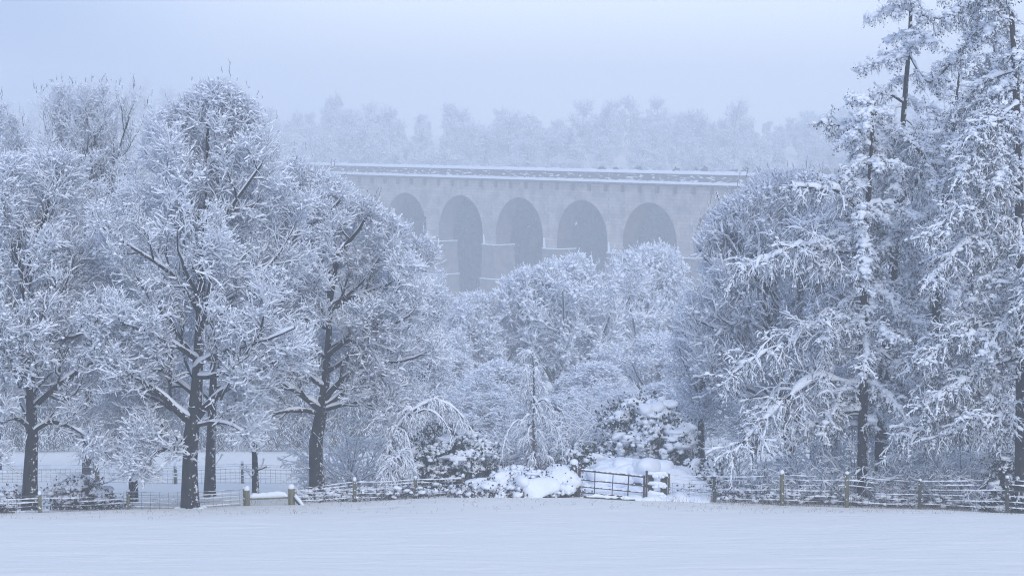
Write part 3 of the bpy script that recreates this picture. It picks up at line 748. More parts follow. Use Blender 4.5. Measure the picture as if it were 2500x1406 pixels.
tree_px('young_tree', 'thin bare-trunked tree standing alone between the big oak and the leaning trunk', 88,
    [[(624, 1200, 8), (622, 1120, 7), (619, 1050, 6), (612, 980, 5), (616, 900, 4), (622, 800, 3)]],
    [([(624, 1148, 3), (640, 1143, 2), (652, 1138, 1.2)], 0)],
    [(740, 590, 660), (820, 570, 690), (920, 560, 690), (1010, 575, 660)], 16, n1=9, n=(6, 5, 4, 2), l1=.4, t1=(.6, 1))

# taller, bluer crowns further back on the left
tree_px('beech_tree', 'tall dense upright-twigged tree behind, highest crown at the upper left', 108,
    [[(215, 1150, 13), (215, 950, 11), (212, 800, 9), (205, 650, 7), (200, 500, 5), (198, 380, 3)]],
    [([(208, 640, 6), (180, 540, 5), (150, 440, 3), (120, 330, 2)], 0), ([(205, 600, 6), (240, 500, 5), (280, 400, 3), (310, 300, 2)], 0),
     ([(203, 560, 6), (215, 440, 4), (230, 340, 3), (240, 260, 1.5)], -1), ([(206, 700, 6), (270, 600, 5), (330, 500, 3)], 1), ([(206, 720, 6), (130, 620, 5), (70, 540, 3)], 1)],
    [(220, 90, 320), (255, 55, 365), (330, 40, 385), (430, 30, 400), (560, 20, 410), (700, 30, 410), (850, 60, 390), (950, 90, 350)],
    17, n1=28, n=(9, 8, 5, 2), wob=.17, ang1=(38, 12), trop=(.18, .2, .2, .18, .15), bang=40, l1=.4, shoots=3, snow=.85, twr=1.3, group=None)
tree_px('beech_tree', 'tall bluish tree behind the far-left tree, its crown cut by the left frame edge', 112,
    [[(-10, 1150, 12), (-12, 900, 10), (-15, 700, 7), (-15, 500, 5), (-10, 380, 3)]], [],
    [(262, -60, 30), (300, -120, 75), (400, -170, 130), (600, -200, 160), (800, -190, 170), (950, -160, 140)],
    18, n1=18, n=(7, 7, 6, 2), ang1=(40, 12), trop=(.16, .2, .2, .18, .15), bang=40, l1=.4, shoots=2, snow=.85, twr=1.3)
tree_px('beech_tree', 'pale tree behind filling the gap between the upper-left crown and the big oak', 106,
    [[(360, 1150, 10), (362, 900, 8), (360, 700, 6), (356, 520, 4)]], [],
    [(420, 320, 400), (500, 270, 450), (620, 250, 480), (800, 250, 500), (930, 270, 480), (1020, 300, 440)],
    19, n1=16, n=(7, 7, 6, 2), ang1=(45, 12), trop=(.1, .15, .15, .1, .1), l1=.4, snow=.9, twr=1.3)
tree_px('beech_tree', 'pale misty tree peeping out behind the right edge of the leaning-trunk tree', 122,
    [[(1040, 1100, 9), (1040, 950, 7), (1035, 850, 5), (1030, 750, 3)]], [],
    [(660, 1010, 1080), (720, 960, 1110), (800, 930, 1118), (900, 930, 1110), (1000, 950, 1080)],
    20, n1=14, n=(7, 6, 6, 2), l1=.45, snow=1.0, twr=1.2)

# ------------------------------------------------------------------ right hand deciduous tree with upswept branches
tree_px('ash_tree', 'fan-shaped snow-lined tree with fine upswept branches in front of the viaduct on the right', 90,
    [[(1932, 1170, 13), (1925, 1100, 11), (1915, 1000, 9), (1900, 920, 8), (1880, 800, 6), (1870, 700, 5), (1868, 600, 3)],
     [(1928, 1110, 9), (1950, 1000, 8), (1955, 900, 7), (1945, 760, 6), (1935, 600, 4), (1940, 500, 2.5)]],
    [([(1905, 950, 7), (1850, 880, 5), (1780, 820, 4), (1700, 780, 2.5)], -1.5), ([(1890, 860, 6), (1830, 760, 5), (1760, 680, 3.5), (1700, 600, 2)], 0),
     ([(1880, 780, 6), (1830, 660, 4.5), (1780, 560, 3), (1750, 470, 1.8)], 1), ([(1940, 700, 5), (1990, 620, 4), (2030, 540, 2.5)], 0),
     ([(1918, 1000, 7), (1850, 960, 5), (1770, 930, 4), (1690, 920, 2)], -2), ([(1868, 640, 5), (1850, 560, 4), (1840, 480, 2)], -1),
     ([(1950, 930, 6), (2010, 850, 5), (2060, 760, 3)], -1)],
    [(455, 1850, 1960), (490, 1800, 2010), (540, 1755, 2060), (610, 1715, 2100), (700, 1680, 2110), (800, 1645, 2110), (900, 1650, 2100), (980, 1680, 2080), (1060, 1760, 2060)],
    21, n1=18, n=(9, 7, 4, 2), ang1=(50, 12), trop=(.12, .12, .12, .1, .08), l1=.45, wob=.10, bang=30, shoots=2, gaps=[(1930, 1020, 50, 90), (1872, 740, 26, 110), (1940, 640, 16, 100), (1780, 600, 30, 50)], snow=1.35, vert=.6, lens=(.6, .55, .5, .42), lm=.38)
tree_px('young_tree', 'slender dark trunk standing behind the laurel bush, left of the fan-shaped tree', 93,
    [[(1712, 1120, 9), (1712, 1040, 8), (1714, 960, 7), (1720, 860, 5), (1730, 760, 3)]], [],
    [(740, 1680, 1790), (820, 1640, 1820), (920, 1625, 1830), (1000, 1640, 1810), (1060, 1670, 1770)], 22, n1=12, n=(7, 6, 5, 2), l1=.42, t1=(.3, 1))

# ------------------------------------------------------------------ larches
def larch_px(label, Y, trunk, seed, nb, lenf, hand=(), **kw):
    P, R = px_path(Y, trunk); P[0][2] = gz(P[0][0], P[0][1]) - .2
    base = (P[0][0], P[0][1], gz(P[0][0], P[0][1]))
    ex = []
    for l, off in hand:
        p, r = px_path(Y, l, np.linspace(0, off, len(l))); ex.append((p, r))
    return conifer('larch_tree', label, base, (P, R), Y, seed, nb, lenf, extra=ex, **kw)
left = lambda rng, K: np.where(rng.random(K) < .75, rng.normal(math.pi * 1.08, .75, K), rng.uniform(0, 6.28, K))
larch_px('tallest larch, its thin leaning top bare against the sky, snow-laden boughs below', 84,
    [(2150, 1180, 17), (2152, 1050, 15), (2160, 900, 14), (2175, 740, 12), (2188, 560, 10), (2198, 400, 8), (2210, 230, 6.5), (2221, 90, 5), (2226, -40, 4)],
    31, 74, lambda t: 3.6 - 2.0 * t, [([(2218, 130, 3), (2270, 200, 3), (2340, 130, 2)], -1), ([(2200, 380, 5), (2140, 345, 4), (2060, 310, 3), (2005, 300, 2)], -1.5),
        ([(2205, 250, 4), (2160, 225, 3), (2140, 240, 3), (2125, 300, 2)], -1), ([(2225, 30, 3), (2300, 46, 2.5), (2390, 40, 1.5)], 0), ([(2192, 500, 5), (2260, 400, 4), (2200, 330, 3)], -1.5)],
    t=(.18, .98), az=left, hl=.55)
larch_px('larch with a straight dark trunk, leftmost of the larches, snow hanging on long left boughs', 82,
    [(2105, 1190, 14), (2106, 1080, 13), (2108, 900, 12), (2110, 700, 10), (2118, 520, 8), (2126, 400, 6), (2130, 300, 4), (2131, 240, 2)],
    32, 62, lambda t: 3.9 - 2.6 * t, [([(2112, 690, 5), (2060, 670, 4), (2020, 660, 3), (1985, 640, 2)], -1.5), ([(2118, 540, 5), (2050, 470, 5), (2000, 460, 4), (1930, 455, 3)], -2.5),
        ([(2110, 620, 5), (2020, 610, 5), (1950, 600, 4), (1870, 635, 4), (1800, 655, 2)], -3), ([(2108, 800, 5), (2020, 790, 4.5), (1930, 830, 4), (1850, 870, 3.5), (1770, 925, 2)], -2.4),
        ([(2106, 1000, 7), (2040, 1010, 6), (1985, 1035, 4), (1930, 1060, 2)], -1), ([(2106, 940, 6), (1990, 930, 6), (1920, 975, 5), (1850, 1040, 4), (1790, 1110, 2)], -3)],
    t=(.2, .99), az=left, hl=.55)
larch_px('larch with a dark trunk seen through gaps, right of the tallest larch', 86,
    [(2285, 1180, 17), (2286, 1000, 15), (2284, 850, 14), (2290, 690, 12), (2308, 500, 9), (2320, 380, 7), (2335, 250, 4), (2345, 150, 2)],
    33, 74, lambda t: 4.2 - 2.7 * t, [([(2300, 600, 5), (2220, 590, 5), (2150, 640, 4), (2100, 700, 2)], -3), ([(2310, 470, 5), (2240, 400, 5), (2170, 440, 4), (2120, 500, 2)], -3),
        ([(2288, 800, 5), (2220, 830, 5), (2130, 870, 4), (2060, 950, 3)], -3)], t=(.2, .99), az=left, hl=.55)
larch_px('darkest larch mass filling the right frame edge, trunk at the border', 80,
    [(2492, 1200, 16), (2494, 1000, 15), (2492, 800, 13), (2490, 600, 12), (2486, 400, 10), (2480, 200, 8), (2470, 40, 6), (2466, -120, 4)],
    34, 90, lambda t: 4.6 - 2.3 * t, [([(2490, 560, 6), (2420, 570, 5), (2350, 600, 4), (2270, 690, 3)], -2.5), ([(2490, 430, 6), (2420, 470, 6), (2330, 520, 5), (2270, 580, 2)], -3),
        ([(2488, 250, 6), (2430, 300, 5), (2380, 370, 4), (2340, 430, 2)], -2.5), ([(2492, 870, 6), (2400, 900, 6), (2310, 960, 5), (2250, 990, 2)], -2)],
    t=(.15, .99), az=left, hl=.5, needles=2)
larch_px('bushy larch rising behind at the upper right corner', 95,
    [(2420, 1180, 13), (2418, 900, 12), (2420, 600, 10), (2425, 350, 8), (2430, 150, 5), (2432, 0, 3)],
    35, 120, lambda t: 5.0 - 2.9 * t, (), t=(.25, .99), hl=.5, needles=2)
larch_px('larch between the third larch trunk and the dark mass at the right edge', 89,
    [(2372, 1180, 13), (2372, 900, 12), (2370, 700, 10), (2374, 500, 7), (2376, 350, 5), (2378, 235, 2)],
    37, 74, lambda t: 4.0 - 2.6 * t, (), t=(.15, .99), hl=.5)
larch_px('slim larch standing behind the gap between the second and third larch trunks', 96,
    [(2215, 1180, 9), (2216, 900, 8), (2220, 700, 6), (2225, 560, 4), (2228, 470, 2)],
    36, 56, lambda t: 3.4 - 2.2 * t, (), t=(.2, .99), hl=.5)
# ------------------------------------------------------------------ hazy trees in the valley
def valley_tree(seed, H, Wd, label, name='beech_tree', n1=12, n=(8, 7, 5, 3), tw=1.3, sn=2.7):
    rng = np.random.default_rng(seed)
    mats_ = ('bark', 'frost_haze_twig', 'frost'); lean = rng.normal(0, .3, 2)
    trunk = [([(0, 0, -.3), (lean[0] * .3, lean[1] * .3, H * .15), (lean[0], lean[1], H * .3), (lean[0] * 1.6, lean[1], H * .55), (lean[0] * 1.5, 0, H * .8)], [.42, .36, .3, .18, .07])]
    limbs = []
    for i in range(6):
        a = i * 1.05 + rng.uniform(-.3, .3); r = Wd * rng.uniform(.28, .42)
        z0 = H * rng.uniform(.18, .32)
        limbs.append(([(lean[0], lean[1], z0), (lean[0] + math.cos(a) * r * .4, math.sin(a) * r * .4, z0 + H * .16), (math.cos(a) * r * .8, math.sin(a) * r * .8, z0 + H * .3), (math.cos(a) * r * 1.1, math.sin(a) * r * 1.1, z0 + H * .46)], [.2, .15, .1, .05]))
    k = rng.normal(0, 1, (3, 3)) * 1.7; ph = rng.uniform(0, 6, 3)
    def inside(p):
        q = np.stack([p[:, 0] / (Wd / 2), p[:, 1] / (Wd / 2), (p[:, 2] - H * .56) / (H * .46)], 1)
        d = norm(q); lump = 1 + .19 * np.sin(d @ k + ph).sum(1)
        return np.linalg.norm(q, axis=1) < lump
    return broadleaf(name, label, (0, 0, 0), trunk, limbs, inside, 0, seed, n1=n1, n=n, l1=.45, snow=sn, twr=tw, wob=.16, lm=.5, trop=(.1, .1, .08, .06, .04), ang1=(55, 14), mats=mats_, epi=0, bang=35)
proto = [valley_tree(41, 15, 13, 'x'), valley_tree(42, 14, 12, 'x'), valley_tree(43, 12, 11, 'x')]
used = [False] * 3
def valley(i, px, top, Y, wpx, label, group='hazy trees in the valley below the viaduct', rz=0):
    x = at(px, 800, Y)[0]; z = gz(x, Y); ztop = at(px, top, Y)[2]
    H = (15, 14, 12)[i]; W_ = (13, 12, 11)[i]
    sz = max((ztop - z) / H, .3); sx = wpx * Y / F / W_
    if not used[i]:
        o = proto[i]; used[i] = True; o.location = (x, Y, z); o.rotation_euler = (0, 0, rz); o.scale = (sx, sx, sz); o['label'] = label; o['group'] = group
        return o
    return copy_tree(proto[i], (x, Y, z), rz, (sx, sz), label, group)
valley(0, 1380, 580, 172, 400, 'round frosted tree in the valley whose crown stands highest under the middle arches', rz=.4)
valley(1, 1600, 560, 186, 320, 'frosted tree in the valley just left of the fan-shaped tree, tip against the last arch', rz=2.2)
valley(2, 1150, 745, 170, 270, 'low frosted tree in the valley left of the round one, below the tallest pier', rz=1.1)
valley(1, 1265, 780, 180, 220, 'frosted tree in the valley filling the notch between the low tree and the round one', rz=4.0)
valley(2, 1230, 900, 150, 260, 'low frosted thicket tree in the valley behind the birch sapling', rz=2.6)
valley(1, 1060, 830, 158, 250, 'frosted valley tree tucked behind the right side of the leaning-trunk tree', rz=.9)
valley(2, 1450, 900, 152, 270, 'low frosted valley tree directly above the field gate', rz=5.1)
valley(0, 1620, 790, 156, 290, 'frosted valley tree behind the laurel bush', rz=1.9)
valley(1, 1800, 640, 176, 300, 'frosted valley tree seen through the fan-shaped tree', rz=5.6)
valley(0, 2000, 560, 170, 330, 'frosted valley tree behind the leftmost larch', rz=2.9)
valley(2, 2180, 600, 160, 330, 'frosted valley tree behind the middle larch trunks', rz=.2)
valley(1, 2360, 520, 165, 360, 'frosted valley tree behind the right-hand larches', rz=4.4)
valley(0, 960, 860, 164, 260, 'bluish valley tree at the end of the far field, right of the shrub', rz=3.9)
valley(2, 860, 900, 167, 260, 'bluish valley tree behind the leaning trunk, at the far field edge', rz=4.7)
valley(1, 730, 880, 166, 270, 'bluish valley tree at the far field edge between thin trunk and leaning trunk', rz=1.3)
valley(0, 600, 840, 168, 280, 'bluish valley tree at the far field edge behind the thin trunk', rz=5.2)
valley(2, 470, 830, 166, 280, 'bluish valley tree at the far field edge behind the big oak', rz=.7)
valley(1, 340, 820, 169, 300, 'bluish valley tree at the far field edge left of the big oak', rz=3.1)
valley(0, 190, 800, 167, 300, 'bluish valley tree at the far field edge right of the far-left trunk', rz=2.0)
valley(2, 40, 800, 170, 300, 'bluish valley tree at the far field edge, left of all the others there', rz=5.9)
for i, (px, top, Y, wpx, lb) in enumerate(((1690, 900, 118, 300, 'snowy tree filling the gap right of the laurel bush, under the fan-shaped tree'), (1840, 930, 124, 300, 'snowy tree low behind the fan-shaped tree trunks'),
        (1990, 880, 116, 320, 'snowy tree low behind the leftmost larch trunk'), (2140, 860, 122, 330, 'snowy tree low between the larch trunks'), (2300, 820, 118, 340, 'snowy tree low behind the third larch trunk'), (2450, 800, 124, 340, 'snowy tree low in the far right shade'),
        (1540, 980, 126, 260, 'small snowy tree behind the large laurel bush'), (1370, 1000, 120, 240, 'small snowy tree behind the birch sapling, right side'), (1180, 985, 122, 260, 'small snowy tree behind the dark holly, right side'), (1040, 1000, 126, 240, 'small snowy tree behind the arched birch'))):
    valley(i % 3, px, top, Y, wpx, lb, 'smaller trees on the slope behind the fence', i * 1.7)
# clipped hedge along the far side of the lower field
rng = np.random.default_rng(50)
g = Geo(); hx = np.arange(-42, -6, .35); n = len(hx) * 80
C = np.stack([rng.uniform(-42, -6, n), 156 + rng.normal(0, .9, n), rng.uniform(0, 3.4, n)], 1); C[:, 2] += ground(C[:, 0], C[:, 1])
dd = norm(rng.normal(0, 1, (n, 3)) * np.array([.6, .6, .4]) + np.array([0, 0, 1])); L = rng.uniform(.35, .9, (n, 1))
SP = np.stack([C, C + dd * L * .5, C + dd * L + rng.normal(0, .08, (n, 3))], 1)
g.tubes(SP, np.full(SP.shape[:2], .022), 3, 'twig'); g.snow(SP, np.full(SP.shape[:2], .02), .03, .04, rng, 'frost', 3, .6, .3, vert=.3)
hb = (-24., 156., gz(-24, 156)); tag(g.build('hedge', None, hb), 'dark bluish hedge along the far side of the lower snow field', 'hedge')

# ------------------------------------------------------------------ the wooded hillside fading into the mist
rng = np.random.default_rng(60)
far = []
for s in range(4):
    r = np.random.default_rng(70 + s); H = 14.0
    P0, R0 = polyline([(0, 0, -1), (0, 0, H * .4), (r.normal(0, .4), 0, H * .66)], [.3, .2, .06], 8)
    k = r.normal(0, 1, (3, 3)) * 1.8
    con = s == 3
    def ins(p):
        if con: return np.hypot(p[:, 0], p[:, 1]) < .28 * (H * 1.05 - p[:, 2])
        q = np.stack([p[:, 0] / 5.5, p[:, 1] / 5.5, (p[:, 2] - H * .55) / (H * .5)], 1)
        return np.linalg.norm(q, axis=1) < 1 + .15 * np.sin(norm(q) @ k).sum(1)
    P1, R1 = grow(r, P0, R0, 22 if con else 12, .4, 5, (80, 8) if con else (50, 12), (.15, .98), -.06 if con else .1, .12, rad=.12, inside=ins)
    P2, R2 = grow(r, P1, R1, 11, .5, 3, (48, 12), (.15, 1), .05, .2, rad=.07, inside=ins, lmin=1.4)
    P3, R3 = grow(r, P2, R2, 6, .5, 2, (48, 12), (.1, 1), .05, .2, rad=.05, inside=ins, lmin=.9)
    far.append((P0, R0, P1, R1, P2, R2, P3, R3))
def far_tree(g, i, x, y, sc, rz, rng):
    c, s_ = math.cos(rz), math.sin(rz); Rm = np.array([[c, s_, 0], [-s_, c, 0], [0, 0, 1]]) * sc
    o = np.array([x, y, gz(x, y)])
    f = far[i]; q = [(f[j] @ Rm + o, f[j + 1] * sc) for j in (0, 2, 4, 6)]
    g.tubes(*q[0], 5, 'haze_pale_twig'); g.tubes(*q[1], 3, 'haze_pale_twig'); g.tubes(*q[2], 3, 'haze_pale_twig'); g.tubes(*q[3], 3, 'haze_pale_twig')
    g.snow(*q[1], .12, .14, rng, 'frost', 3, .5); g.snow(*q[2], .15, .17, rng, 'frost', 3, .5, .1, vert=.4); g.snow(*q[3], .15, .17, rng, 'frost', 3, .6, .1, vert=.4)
wood = Geo(); cnt = 0
for y in np.concatenate([np.arange(530, 600, 13), np.arange(600, 760, 17)]):
    for x in np.arange(-.24 * y, .24 * y, 7.6):
        xx, yy = x + rng.uniform(-3.5, 3.5), y + rng.uniform(-6, 6)
        if rng.random() < .12: continue
        far_tree(wood, int(rng.choice([0, 1, 2, 2, 3], p=[.27, .27, .13, .13, .2])), xx, yy, rng.gamma(9, .1) * (1 if yy < 690 else .8), rng.uniform(0, 6.28), rng); cnt += 1
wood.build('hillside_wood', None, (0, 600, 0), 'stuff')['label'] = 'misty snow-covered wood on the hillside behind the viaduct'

# dark evergreens low on the slope right behind the arches
rng = np.random.default_rng(61); ev = Geo()
for y in np.arange(424, 535, 10):
    for x in np.arange(-.22 * y, .2 * y, 5.2):
        xx, yy = x + rng.uniform(-2.5, 2.5), y + rng.uniform(-4, 4); z0 = gz(xx, yy); H = np.clip(3.2 - z0 + rng.uniform(-3, 1), 9, 30)
        n = 300; h = rng.random(n) ** .8; rr = (1 - h) * .2 * H * rng.uniform(.5, 1.05, n) + .3; a = rng.uniform(0, 6.28, n)
        C = np.stack([xx + rr * np.cos(a), yy + rr * np.sin(a), z0 + .6 + h * (H - .6)], 1)
        ev.leaves(C, 1.5, rng, 'leaf', .8)
        k = rng.random(n) < .012; ev.leaves(C[k] + np.array([0, 0, .25]), .9, rng, 'frost', .2)
        ev.tubes(np.array([[(xx, yy, z0 - 1), (xx, yy, z0 + H * .9)]]), np.array([[.3, .08]]), 5, 'twig')
ev.build('evergreen_wood', None, (0, 480, 0), 'stuff')['label'] = 'dark misty evergreen wood seen through the viaduct arches'
# ------------------------------------------------------------------ fences and gate
def wire_fence(name, label, posts, wires, seed, mesh=None, group=None, pr=.062, mat='wood', snowy=1.0, verticals=.3, ends=None, wy=-.06):
    """posts: [(x,y,height,radius)] ; wires: heights as share of post height"""
    rng = np.random.default_rng(seed)
    base = (posts[0][0], posts[0][1], gz(posts[0][0], posts[0][1]))
    root = thing(name, base, label, 'fence', group); o = np.array(base)
    for (x, y, h, r, *mm) in posts:
        z = gz(x, y); g = Geo(); mt = mm[0] if mm else mat
        l = rng.normal(0, .012, 2)
        P = np.array([[(x, y, z - .3), (x + l[0] * .5, y, z + h * .5), (x + l[0], y + l[1], z + h - .01), (x + l[0], y + l[1], z + h)]])
        g.tubes(P, np.array([[r * 1.04, r, r * .97, .001]]), 9, mt)
        n = 5; g.blobs(np.stack([x + l[0] + rng.uniform(-r, r, n), np.full(n, y - r * .85), z + rng.uniform(.1, h, n)], 1), np.tile([.028, .02, .028], (n, 1)), rng, 'snow', 1, .3)
        p = g.build('post', root, o)
        s = Geo(); hh = r * rng.uniform(.9, 1.7)
        s.blobs(np.array([[x + l[0], y + l[1], z + h + hh * .35]]), np.array([[r * 1.12, r * 1.12, hh]]), rng, 'snow', 2, .12)
        # snow stuck to one side of the post in patches
        s.build('snow_cap', p, o)
    pl = [(x, y, h) for (x, y, h, *_) in posts]
    if ends: pl = [ends[0]] + pl + [ends[1]] if ends[0] else pl + [ends[1]]
    for wi, f in enumerate(wires):
        pts = []
        for a, b_ in zip(pl[:-1], pl[1:]):
            nseg = max(int(math.hypot(b_[0] - a[0], b_[1] - a[1]) / .11), 3)
            for i in range(nseg):
                t = i / nseg; x = a[0] + (b_[0] - a[0]) * t; y = a[1] + (b_[1] - a[1]) * t; h = a[2] + (b_[2] - a[2]) * t
                pts.append((x, y + wy, gz(x, y) * 1.0 + h * f - .05 * math.sin(math.pi * t)))
        x, y, h = pl[-1]; pts.append((x, y + wy, gz(x, y) + h * f))
        P = np.array([pts]); P[0, :, 2] = np.convolve(np.pad(P[0, :, 2], 4, mode='edge'), np.ones(9) / 9, 'valid')
        m_ = P.shape[1]
        g = Geo(); g.tubes(P, np.full((1, m_), .0075), 4, 'wire')
        # snow sits on the wire in runs with gaps
        run = np.convolve(rng.normal(0, 1, m_ + 10), np.ones(11) / 3.3, 'valid')[:m_]
        amp = np.clip(run * .45 + .62 * snowy, .0, 1.1) * (1 + .35 * rng.normal(0, 1, m_)).clip(.4, 1.7)
        amp = np.where(amp < .12, .02, amp)
        g.snow(P, np.full((1, m_), .005) , .022, .05, rng, 'snow', 7, 0, 0) if False else None
        D = frames(P); H = norm(np.cross(D, np.array([0, 0, 1.]))); 
        prof = [(-1, -.5), (-.9, .5), (0, 1.3), (.9, .5), (1, -.5), (0, -.9)]
        rg = np.stack([P + H * (.017 * amp * a_)[None, :, None] + np.array([0, 0, 1.]) * (.021 * amp * c_ + .004)[None, :, None] for a_, c_ in prof], 2)
        g.loft(rg, 'snow')
        g.build('wire', root, o)
    if mesh:
        g = Geo(); V = []
        for a, b_ in zip(pl[:-1], pl[1:]):
            nn = max(int(math.hypot(b_[0] - a[0], b_[1] - a[1]) / verticals), 2)
            for i in range(nn):
                t = (i + .5) / nn; x = a[0] + (b_[0] - a[0]) * t; y = a[1] + (b_[1] - a[1]) * t; h = a[2] + (b_[2] - a[2]) * t
                V.append([(x, y - .06, gz(x, y) + .0), (x + rng.normal(0, .01), y - .06, gz(x, y) + h * mesh * .5), (x, y - .06, gz(x, y) + h * mesh)])
        V = np.array(V); g.tubes(V, np.full(V.shape[:2], .0062), 3, 'wire')
        for hm in (.05, .36, .68, .97):
            W = np.array([V[:, 0] * (1 - hm) + V[:, 2] * hm]); g.tubes(W, np.full(W.shape[:2], .005), 3, 'wire')
        g.build('wire_mesh', root, o)
    return root
def foot(px, py, top, half=None, lo=30):
    p = ground_at(px, py, lo); h = (py - top) / F * p[1] * 1.0
    return (p[0], p[1], h, (half or 4.5) * p[1] / F)
WF = [.18, .34, .5, .66, .82, .95]
def fixed(px, Y, hpx, half): 
    x = at(px, 1200, Y)[0]; return (x, Y, hpx / F * Y, half * Y / F)
wire_fence('wire_fence', 'low snow-loaded wire fence on two thin posts at the far left', [fixed(-60, 78.6, 46, 4.5), fixed(97, 79, 46, 4.5), fixed(313, 79.5, 45, 4.5), fixed(597, 80, 42, 3)], [.14, .36, .58, .78, .96], 81, mesh=.95, snowy=1.1, wy=.07)
wire_fence('wire_fence', 'snowy wire fence on two slim posts between the wooden rail and the bramble bank', [fixed(712, 80.1, 40, 3), fixed(866, 80.6, 54, 4.5), fixed(1014, 81, 50, 4.2), fixed(1130, 81.5, 46, 4)], [.2, .4, .6, .78, .93], 82, mesh=.9, snowy=.8, wy=.07)
wire_fence('wire_fence', 'rear square-mesh wire fence crossing the snow field behind the oaks', [fixed(-80, 99, 46, 4.5), fixed(238, 98, 44, 5.5), fixed(428, 97, 46, 4), fixed(592, 96, 50, 3.6), fixed(756, 95.5, 46, 4), fixed(910, 95, 44, 4)], [.25, .42, .58, .74, .88, .98], 83, mesh=.74, snowy=.35, verticals=.22)
wire_fence('wire_fence', 'long stock-wire fence with snow-ridged strands right of the gate', [fixed(1634, 80.6, 68, 3), fixed(1745, 80.5, 66, 4.5, ) + ('darkwood',), fixed(1910, 80, 80, 5), fixed(2068, 79.6, 84, 5), fixed(2246, 79.4, 72, 4.2) + ('darkwood',), fixed(2460, 79, 90, 4.5) + ('darkwood',), fixed(2620, 79, 84, 4.5)],
    [.18, .34, .5, .66, .82, .95], 84, mesh=.66, snowy=.8, verticals=.2, wy=.085)
wire_fence('wire_fence', 'short dark rear fence just behind the pale right-hand fence posts', [fixed(1868, 83.5, 70, 5) + ('darkwood',), fixed(1990, 83.3, 66, 4.5) + ('darkwood',)], [.4, .9], 85)

# short wooden rail between two thick posts, with a brace
def P3(px, py, Y): return at(px, py, Y)
YR = 79.6
rb = P3(603, 1240, YR); rb[2] = gz(rb[0], YR)
rail = thing('wooden_rail', rb, 'short snow-topped wooden rail between two stout posts left of the leaning trunk', 'fence rail')
rng = np.random.default_rng(90)
for px, top, half in ((603, 1196, 6.4), (711, 1192, 8)):
    x = P3(px, 1200, YR)[0]; zt = P3(px, top, YR)[2]; z0 = gz(x, YR); r = half * YR / F
    g = Geo(); P = np.array([[(x, YR, z0 - .3), (x + .01, YR, (z0 + zt) / 2), (x, YR, zt - .012), (x, YR, zt)]]); g.tubes(P, np.array([[r * 1.02, r, r * .98, .001]]), 12, 'wood')
    p = g.build('post', rail, rb)
    s = Geo(); s.blobs(np.array([[x, YR, zt + .05]]), np.array([[r * 1.05, r * 1.05, .12]]), rng, 'snow', 3, .06); s.build('snow_cap', p, rb)
def beam(name, a, b_, th, dp, parent, org, mat, snow_h=.0, sm='snow'):
    a, b_ = np.array(a), np.array(b_); d = b_ - a; L = np.linalg.norm(d); n = max(int(L / .07), 4)
    t = np.linspace(0, 1, n); P = a + (b_ - a) * t[:, None]
    ring = np.stack([P + np.array(k) for k in ((0, -dp / 2, -th / 2), (0, dp / 2, -th / 2), (0, dp / 2, th / 2), (0, -dp / 2, th / 2))], 1)
    g = Geo(); g.loft(ring[None], mat)
    g.raw(np.concatenate([ring[0], ring[-1]]), q=[[0, 1, 2, 3], [7, 6, 5, 4]], mat=mat, smooth=False)
    g2 = [(x, y, False) for x, y, _ in g.q]; g.q = g2
    o = g.build(name, parent, org)
    if snow_h:
        lm = snow_h * (1 + .14 * np.convolve(rng.normal(0, 1, n + 4), np.ones(5) / 2.2, 'valid'))
        e = np.minimum(1, np.minimum(t, 1 - t) * L / .08 + .25); lm = lm * e
        S = np.stack([P + np.stack([0 * t, np.full(n, yy), th / 2 + .002 + lm * hh], 1) for yy, hh in ((-dp * .56, -.12), (-dp * .6, .5), (-dp * .3, .93), (0, 1.03), (dp * .3, .93), (dp * .6, .5), (dp * .56, -.12))], 1)
        s = Geo(); s.loft(S[None], sm); s.build('snow_ridge', o, org)
    return o
beam('rail', P3(611, 1217, YR), P3(703, 1213.5, YR), .075, .09, rail, rb, 'wood', .15)
beam('brace', P3(719, 1216, YR - .1), P3(744, 1245, YR - .3), .12, .11, rail, rb, 'darkwood', .15)

# field gate
YG = 80.0
gb = P3(1402, 1218, YG); gb[2] = gz(gb[0], YG)
gate = thing('field_gate', gb, 'five-bar metal field gate leaning on its post beside the snow-covered bramble bank', 'gate')
def tube2(g, a, b_, r, mat, k=8, n=2):
    t = np.linspace(0, 1, n)[:, None]; g.tubes((np.array(a) + (np.array(b_) - np.array(a)) * t)[None], np.full((1, n), r), k, mat)
def gp(px, py): return P3(px, py, YG)
lx, rx = 1417, 1572
for i, (yl, yr) in enumerate(((1147, 1163.5), (1170, 1185), (1187, 1202), (1201, 1216.5), (1214.5, 1230))):
    g = Geo(); tube2(g, gp(lx - (0 if i == 0 else .5), yl), gp(rx, yr), .034 if i == 0 else .024, 'iron', 8, 30)
    b_ = g.build('bar', gate, gb)
    n = 40; t = np.linspace(0, 1, n); P = (gp(lx, yl) + (gp(rx, yr) - gp(lx, yl)) * t[:, None])[None]
    s = Geo(); s.snow(P, np.full((1, n), .03 if i == 0 else .018), .004, .03 if i == 0 else .014, rng, 'snow', 7, .5, .15); s.build('snow_ridge', b_, gb)
for (xa, ya, xb, yb, r) in ((1452.5, 1152, 1451, 1222, .017), (1497, 1155, 1493, 1227, .015), (1535, 1160, 1531, 1238, .022)):
    g = Geo(); tube2(g, gp(xa, ya) - np.array([0, .04, 0]), gp(xb, yb) - np.array([0, .04, 0]), r, 'iron'); g.build('upright', gate, gb)
g = Geo(); tube2(g, gp(1415, 1143), gp(1413, 1218), .05, 'iron', 8); g.build('stile', gate, gb)
g = Geo(); tube2(g, gp(1573, 1160), gp(1571.5, 1233), .036, 'iron', 8); g.build('stile', gate, gb)
